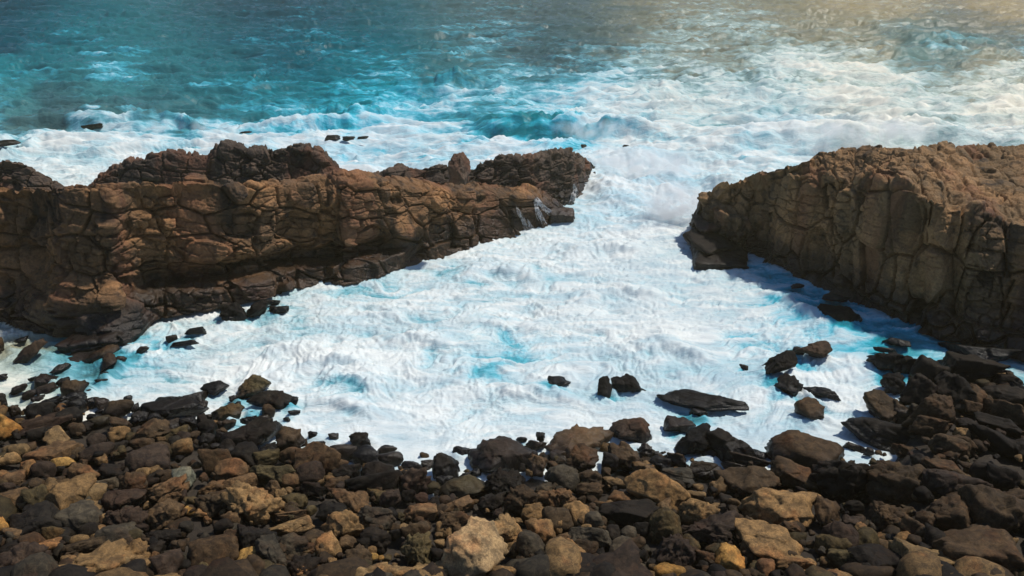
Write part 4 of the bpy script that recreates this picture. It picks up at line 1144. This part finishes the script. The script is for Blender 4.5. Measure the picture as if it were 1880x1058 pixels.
# ---- labels: landmarks carry their own, the others are told by look and by the nearest landmark
ADJ = {'d': 'black', 'w': 'wet black', 'b': 'brown', 't': 'tan', 'o': 'rusty', 'y': 'yellowish', 'c': 'cream', 'g': 'grey', 'G': 'olive', 'p': 'purple-brown', 'm': 'pale'}
SHP = {'r': 'rounded', 'a': 'angular', 's': 'slab-like', 'l': 'layered', 'f': 'craggy'}
marks = [(r['name'], r['box'], bool(r['water'])) for (o, r, c, s) in BUILT if r['name']]
used = set()
def center(b): return (b[0] + b[2]) / 2, (b[1] + b[3]) / 2
def where(b, m):
    (x, y), (mx, my) = center(b), center(m)
    dx, dy = x - mx, y - my
    if abs(dx) > abs(dy) * 1.2: return 'right of' if dx > 0 else 'left of'
    return 'in front of' if dy > 0 else 'behind'
for (o, r, c, s) in BUILT:
    w = bool(r['water']); b = r['box']
    if r['name']:
        lab = r['name']
        if len(lab.split()) < 4: lab += ' in the foam' if w else ' on the beach'
    else:
        wd = b[2] - b[0]
        sz = 'tiny' if wd < 14 else 'small' if wd < 27 else 'medium' if wd < 45 else 'large'
        look = f"{sz} {SHP[r['kind']]} {ADJ[r['tone']]} {'rock awash' if w else 'stone'}"
        x, y = center(b)
        near = sorted(marks, key=lambda m: math.hypot(center(m[1])[0] - x, 1.3 * (center(m[1])[1] - y)))
        lab = None
        for m in near[:8]:
            t = f"{look} {where(b, m[1])} the {m[0].split(',')[0]}"
            if t not in used and len(t.split()) <= 16:
                lab = t; break
    used.add(lab)
    tag(o, lab, 'rock' if w else 'boulder', 'rocks awash in the foam' if w else 'boulders on the beach')

# ---- small stones between the boulders: countless, one sheet of stuff
def cobbles():
    rg = np.random.default_rng(99)
    V = []; F = []; C = []; n = 0
    occ = np.array([[c[0], c[1], s] for (_, r, c, s) in BUILT if not r['water']])
    base = [rock_shape(k, 5000 + j, 3, None, 1.2) for j, k in enumerate('rraarasrfa')]
    tones = [TONE[k] for k in 'ddbbbtbgGpdbt']
    made = 0
    for trial in range(30000):
        u = rg.uniform(-240, 2120); v = rg.uniform(690, 1120)
        z = 0.4
        for _ in range(3):
            g = on_z(np.array(u), np.array(v), z); z = float(beach_z(g[None, 0], g[None, 1])[0])
        sd = float(shore_d(g[None, 0], g[None, 1])[0])
        if sd < rg.uniform(-1.0, .6): continue
        outside = u < -10 or u > 1890 or v > 1062
        if outside:
            s = float(np.clip(rg.lognormal(-.75, .45), .15, 1.1))
        else:
            s = float(np.clip(rg.lognormal(-1.55, .5), .07, .42))
        if not outside and rg.random() < .35: s *= .6
        P, f, o = base[rg.integers(len(base))]
        a = rg.uniform(0, 6.28); ca, sa = math.cos(a), math.sin(a)
        sc = s * rg.uniform(.75, 1.25, 3) * np.array([1, 1, .75])
        Q = P * sc
        if s < .16: pass
        t = rg.uniform(-.5, .5); ct, st = math.cos(t), math.sin(t)
        Q = np.stack([Q[:, 0], Q[:, 1] * ct - Q[:, 2] * st, Q[:, 1] * st + Q[:, 2] * ct], 1)
        Q = np.stack([Q[:, 0] * ca - Q[:, 1] * sa, Q[:, 0] * sa + Q[:, 1] * ca, Q[:, 2]], 1)
        lift = rg.uniform(-.1, .3) * (1 if s < .3 else .3)
        Q += np.array([g[0], g[1], z - .05 + s * .25 + lift])
        V.append(Q); F.append(f + n); n += len(Q)
        tt = np.array(tones[rg.integers(len(tones))]) * rg.uniform(.4, .95)
        C.append(np.repeat(tt[None], len(Q), 0))
        made += 1
        if made >= 2200: break
    V = np.concatenate(V); F = np.concatenate(F); C = np.concatenate(C)
    me = mesh_from('cobbles', V, F)
    ca = me.attributes.new('tint', 'FLOAT_COLOR', 'POINT')
    ca.data.foreach_set('color', np.concatenate([C, np.ones((len(C), 1))], 1).astype(np.float32).ravel())
    tag(link('cobbles', me, M_cobble), 'small brown and black cobbles packed between the boulders', 'cobbles', kind='stuff')
cobbles()

# ------------------------------------------------------------------ crags and blocks that belong to the headlands
def crag(par, name, box, kind, seed, mat, ydepth, poly=None, depth=None, sub=5):
    u0, v0, u1, v1 = box
    uc, vc = (u0 + u1) / 2, (v0 + v1) / 2
    p = at_y(np.array(uc), np.array(vc), ydepth)
    dist = np.linalg.norm(p - np.array([0, 0, CAM_H]))
    a = (u1 - u0) / 2 / FPX * dist; b = (v1 - v0) / 2 / FPX * dist
    c = depth or .9 * math.sqrt(a * b)
    pl = [((q[0] - uc) / ((u1 - u0) / 2), -(q[1] - vc) / ((v1 - v0) / 2)) for q in poly] if poly else None
    P, faces, o = rock_shape(kind, seed, sub, pl, max(.4, min(2.6, a / b)))
    W = np.stack([P[:, 0] * a, -P[:, 2] * c, P[:, 1] * b * 1.04], 1) + p
    me = mesh_from(name, W, faces); attr(me, 'cell', o * .6)
    return child(name, me, mat, par)
crag(headL, 'pinnacle', (822, 281, 864, 338), 'l', 301, M_ridge, 66.5, [(826, 338), (824, 305), (832, 285), (852, 283), (862, 296), (858, 315), (863, 338)])
crag(headL, 'base_block', (121, 630, 224, 670), 'l', 303, M_ridge, 50.4, None, 2.2)
crag(headL, 'base_block', (132, 602, 236, 642), 'l', 323, M_ridge, 51.6, None, 2.2)
crag(headL, 'base_block', (140, 548, 262, 628), 'l', 304, M_ridge, 52.6, [(142, 620), (140, 550), (200, 545), (255, 560), (262, 600), (240, 630)], 1.9, 6)
crag(headL, 'base_block', (212, 612, 238, 634), 'a', 305, M_ridge, 50.6)
crag(headL, 'base_block', (1000, 382, 1057, 412), 'l', 306, M_ridge, 75.6)
crag(headL, 'crag', (403, 262, 450, 285), 'a', 307, M_ridge, 74) if False else None
crag(headL, 'overhang_block', (330, 322, 382, 350), 's', 308, M_cliffL, 58.8)
for bx, sd_, yd in (((1256, 455, 1370, 497), 317, 66.2), ((1264, 436, 1362, 466), 327, 67.4)):
    bb = crag(headR, 'base_block', bx, 'l', sd_, M_wetrock, yd, None, 2.8, 5)
    bb.color = (.020, .016, .013, 1)
crag(headR, 'stepped_block', (1284, 362, 1362, 408), 'f', 312, M_cliffR, 70.0, None, 2.0)
crag(headR, 'stepped_block', (1272, 398, 1330, 446), 's', 313, M_ridge, 70.2, None, 2.0)
crag(headR, 'stepped_block', (1312, 380, 1390, 440), 'f', 314, M_cliffR, 68.5, None, 2.0)

# ------------------------------------------------------------------ runnels of white water on the left headland
from mathutils.bvhtree import BVHTree
def bvh_of(o):
    me = o.data; n = len(me.vertices); co = np.empty(n * 3, np.float32); me.vertices.foreach_get('co', co)
    co = co.reshape(-1, 3) + np.array(o.parent.location, np.float32)
    f = np.empty(len(me.polygons) * 4, np.int32); me.loops.foreach_get('vertex_index', f)
    return BVHTree.FromPolygons(co.tolist(), f.reshape(-1, 4).tolist())
TREES = [bvh_of(o) for o in headL.children if o.name.startswith(('cliff_face', 'summit_ridge'))]
def hit(u, v):
    d = Vector(ray(np.array(u), np.array(v))).normalized(); best = None
    for t in TREES:
        r_ = t.ray_cast(Vector((0, 0, CAM_H)), d)
        if r_[0] is not None and (best is None or r_[3] < best): best = r_[3]
    return None if best is None else (Vector((0, 0, CAM_H)) + d * (best - .09))
M_white = bpy.data.materials.new('white_water'); T = NT(M_white)
wn = T.noise(T.n('ShaderNodeTexCoord').outputs['Object'], 3.0, 6, .65, .5)
wb = T.n('ShaderNodeBump', {'Height': wn, 'Strength': .8, 'Distance': .2}).outputs[0]
T.n('ShaderNodeOutputMaterial', {'Surface': T.n('ShaderNodeBsdfPrincipled', {'Base Color': T.mix(wn, (.55, .60, .64), (.80, .79, .77)), 'Roughness': .6, 'Normal': wb, 'Alpha': T.smooth(wn, .36, .60, .05, .75)}).outputs[0]})
RUN = [([(1053, 338), (1056, 350), (1054, 363), (1050, 374)], 3.0, 'thin white runnel falling off the dark tip of the left headland'),
       ([(984, 362), (990, 372), (1002, 384), (1016, 394), (1026, 404)], 6.0, 'broad white cascade pouring over the rocks near the headland tip'),
       ([(982, 366), (986, 382), (994, 400), (1000, 412)], 4.0, 'white cascade just left of the broad one on the headland'),
       ([(948, 378), (954, 394), (962, 410), (970, 424)], 2.6, 'narrow white runnel left of the two cascades on the headland'),
       ([(968, 402), (973, 412), (978, 422)], 2.2, 'short white trickle low on the headland, beside the narrow runnel')]
for k, (pth, wd, lab) in enumerate(RUN):
    n = 30
    tt = np.linspace(0, len(pth) - 1, n)
    uu = np.interp(tt, range(len(pth)), [a for a, b in pth]); vv = np.interp(tt, range(len(pth)), [b for a, b in pth])
    V = []; F = []
    rg = np.random.default_rng(70 + k)
    for strand in range(15):                    # a veil of thin strands sliding down the rock
        off = rg.normal() * wd * .9; wob = rg.uniform(0, 6)
        i0 = int(rg.integers(0, n // 3)); i1 = n - int(rg.integers(0, n // 4))
        us_ = uu + off * (.4 + .9 * tt / tt[-1]) + .9 * np.sin(tt * 3.1 + wob)
        dd = []
        for i in range(n):
            h_ = hit(us_[i], vv[i]); dd.append(np.nan if h_ is None else h_.y)
        dd = np.array(dd)
        if np.isnan(dd).all(): continue
        dd = np.where(np.isnan(dd), np.nanmean(dd), dd)
        dd = np.minimum(dd, np.median(dd) + 1.5)
        for _ in range(2): dd[1:-1] = np.minimum(dd[1:-1], .5 * (dd[:-2] + dd[2:]) + .05)
        dd = dd - .10
        base_i = len(V)
        for i in range(i0, i1):
            wv = wd * rg.uniform(.08, .2)
            for s_ in (-1, 0, 1):
                q = at_y(us_[i] + s_ * wv, vv[i], dd[i] - (.06 if s_ == 0 else 0)); V.append(tuple(q))
        for i in range(i1 - i0 - 1):
            for s_ in (0, 1):
                a0 = base_i + i * 3 + s_; F.append([a0, a0 + 1, a0 + 4, a0 + 3])
    if F:
        o = link('runnel', mesh_from('runnel', V, F), M_white)
        tag(o, lab, 'runnel', 'white water running off the headland')

# ------------------------------------------------------------------ spray hanging over the surge
def spray(u, v, zc, size, dens, seed, label):
    g = on_z(np.array(float(u)), np.array(float(v)), zc)
    dirs, faces = ICO[4]
    P = dirs * (1 + .35 * fbm(dirs * 1.6 + seed, 3, seed))[:, None] * np.array(size)
    me = mesh_from('spray', P, faces)
    mt = bpy.data.materials.new('spray_mist'); T = NT(mt)
    oc = T.n('ShaderNodeTexCoord').outputs['Object']
    sc = T.n('ShaderNodeVectorMath', {0: oc, 1: tuple(1 / a for a in size)}, operation='MULTIPLY').outputs[0]
    ln = T.n('ShaderNodeVectorMath', {0: sc}, operation='LENGTH').outputs['Value']
    fall = T.smooth(ln, .15, 1.0, 1.0, 0.0)
    nz = T.noise(oc, .55, 5, .6, .6)
    dn = T.math('MULTIPLY', T.math('MULTIPLY', T.smooth(nz, .42, .68), fall), dens)
    pv = T.n('ShaderNodeVolumePrincipled', {'Color': (1, 1, 1, 1), 'Density': dn, 'Anisotropy': .2})
    T.n('ShaderNodeOutputMaterial', {'Volume': pv.outputs[0]})
    tag(link('spray', me, mt, loc=tuple(g)), label, 'spray', kind='stuff')
spray(1240, 378, 1.3, (4.2, 3.2, 3.0), 1.7, 1, 'white spray bursting against the end of the right headland')
spray(1190, 310, .8, (6.5, 5.5, 2.6), .9, 2, 'drifting mist over the surge in the channel')
spray(1105, 290, .8, (3.0, 3.0, 2.0), .6, 3, 'fine spray off the tip of the left headland')
spray(1080, 238, 1.4, (5.5, 2.0, 1.8), 1.2, 4, 'white spray at the broken end of the turquoise breaker')
spray(1590, 248, 1.5, (11, 2.6, 3.2), 1.0, 5, 'low bluish spray behind the right headland')
spray(372, 231, .8, (2.0, 1.6, 1.5), 1.2, 6, 'small puff of spray in the surf, right of two on the left')
spray(300, 230, .8, (3.4, 1.6, 1.2), 1.0, 7, 'small puff of spray in the surf, left of two on the left')

# ------------------------------------------------------------------ camera, sun, sky
cam = bpy.data.cameras.new('camera'); co = bpy.data.objects.new('camera', cam); COL.objects.link(co)
co.location = (0, 0, CAM_H); co.rotation_euler = (rad(90) - PITCH, 0, 0)
cam.sensor_width = 36; cam.lens = 36 * FPX / 1880; cam.clip_end = 20000; cam.clip_start = .5
scene.camera = co
SUN_AZ, SUN_EL = rad(68), rad(60)      # azimuth from +y (view direction) towards +x
sd = Vector((math.sin(SUN_AZ) * math.cos(SUN_EL), math.cos(SUN_AZ) * math.cos(SUN_EL), math.sin(SUN_EL)))
sun = bpy.data.lights.new('sun', 'SUN'); sun.energy = 4.6; sun.angle = rad(3.0); sun.color = (1, .94, .84)
so = bpy.data.objects.new('sun', sun); COL.objects.link(so); so.rotation_euler = sd.to_track_quat('Z', 'Y').to_euler()
w = bpy.data.worlds.new('World'); scene.world = w; w.use_nodes = True
nt = w.node_tree; nt.nodes.clear()
sky = nt.nodes.new('ShaderNodeTexSky'); sky.sky_type = 'NISHITA'; sky.sun_disc = False
sky.sun_elevation = SUN_EL; sky.sun_rotation = SUN_AZ; sky.dust_density = .6; sky.ozone_density = 6.0; sky.altitude = 20
bg = nt.nodes.new('ShaderNodeBackground'); bg.inputs[1].default_value = .11
out = nt.nodes.new('ShaderNodeOutputWorld')
nt.links.new(sky.outputs[0], bg.inputs[0]); nt.links.new(bg.outputs[0], out.inputs[0])
vs = scene.view_settings; vs.view_transform = 'Standard'; vs.look = 'None'; vs.gamma = 1; vs.exposure = -0.08
hz = bpy.data.materials.new('haze'); T = NT(hz)
pv = T.n('ShaderNodeVolumePrincipled', {'Color': (1, .80, .48, 1), 'Density': .0005, 'Anisotropy': .72})
T.n('ShaderNodeOutputMaterial', {'Volume': pv.outputs[0]})
def box(x0, x1, y0, y1, z0, z1):
    v = [(x, y, z) for z in (z0, z1) for y in (y0, y1) for x in (x0, x1)]
    return v, [(0, 2, 3, 1), (4, 5, 7, 6), (0, 1, 5, 4), (2, 6, 7, 3), (0, 4, 6, 2), (1, 3, 7, 5)]
hv, hf = box(-1800, 1800, -60, 1700, -6, 32)
tag(link('haze', mesh_from('haze', hv, hf, False), hz), 'thin warm sea haze over the water', 'haze', kind='stuff')
scene.cycles.use_denoising = True
scene.cycles.max_bounces = 6; scene.cycles.volume_bounces = 2
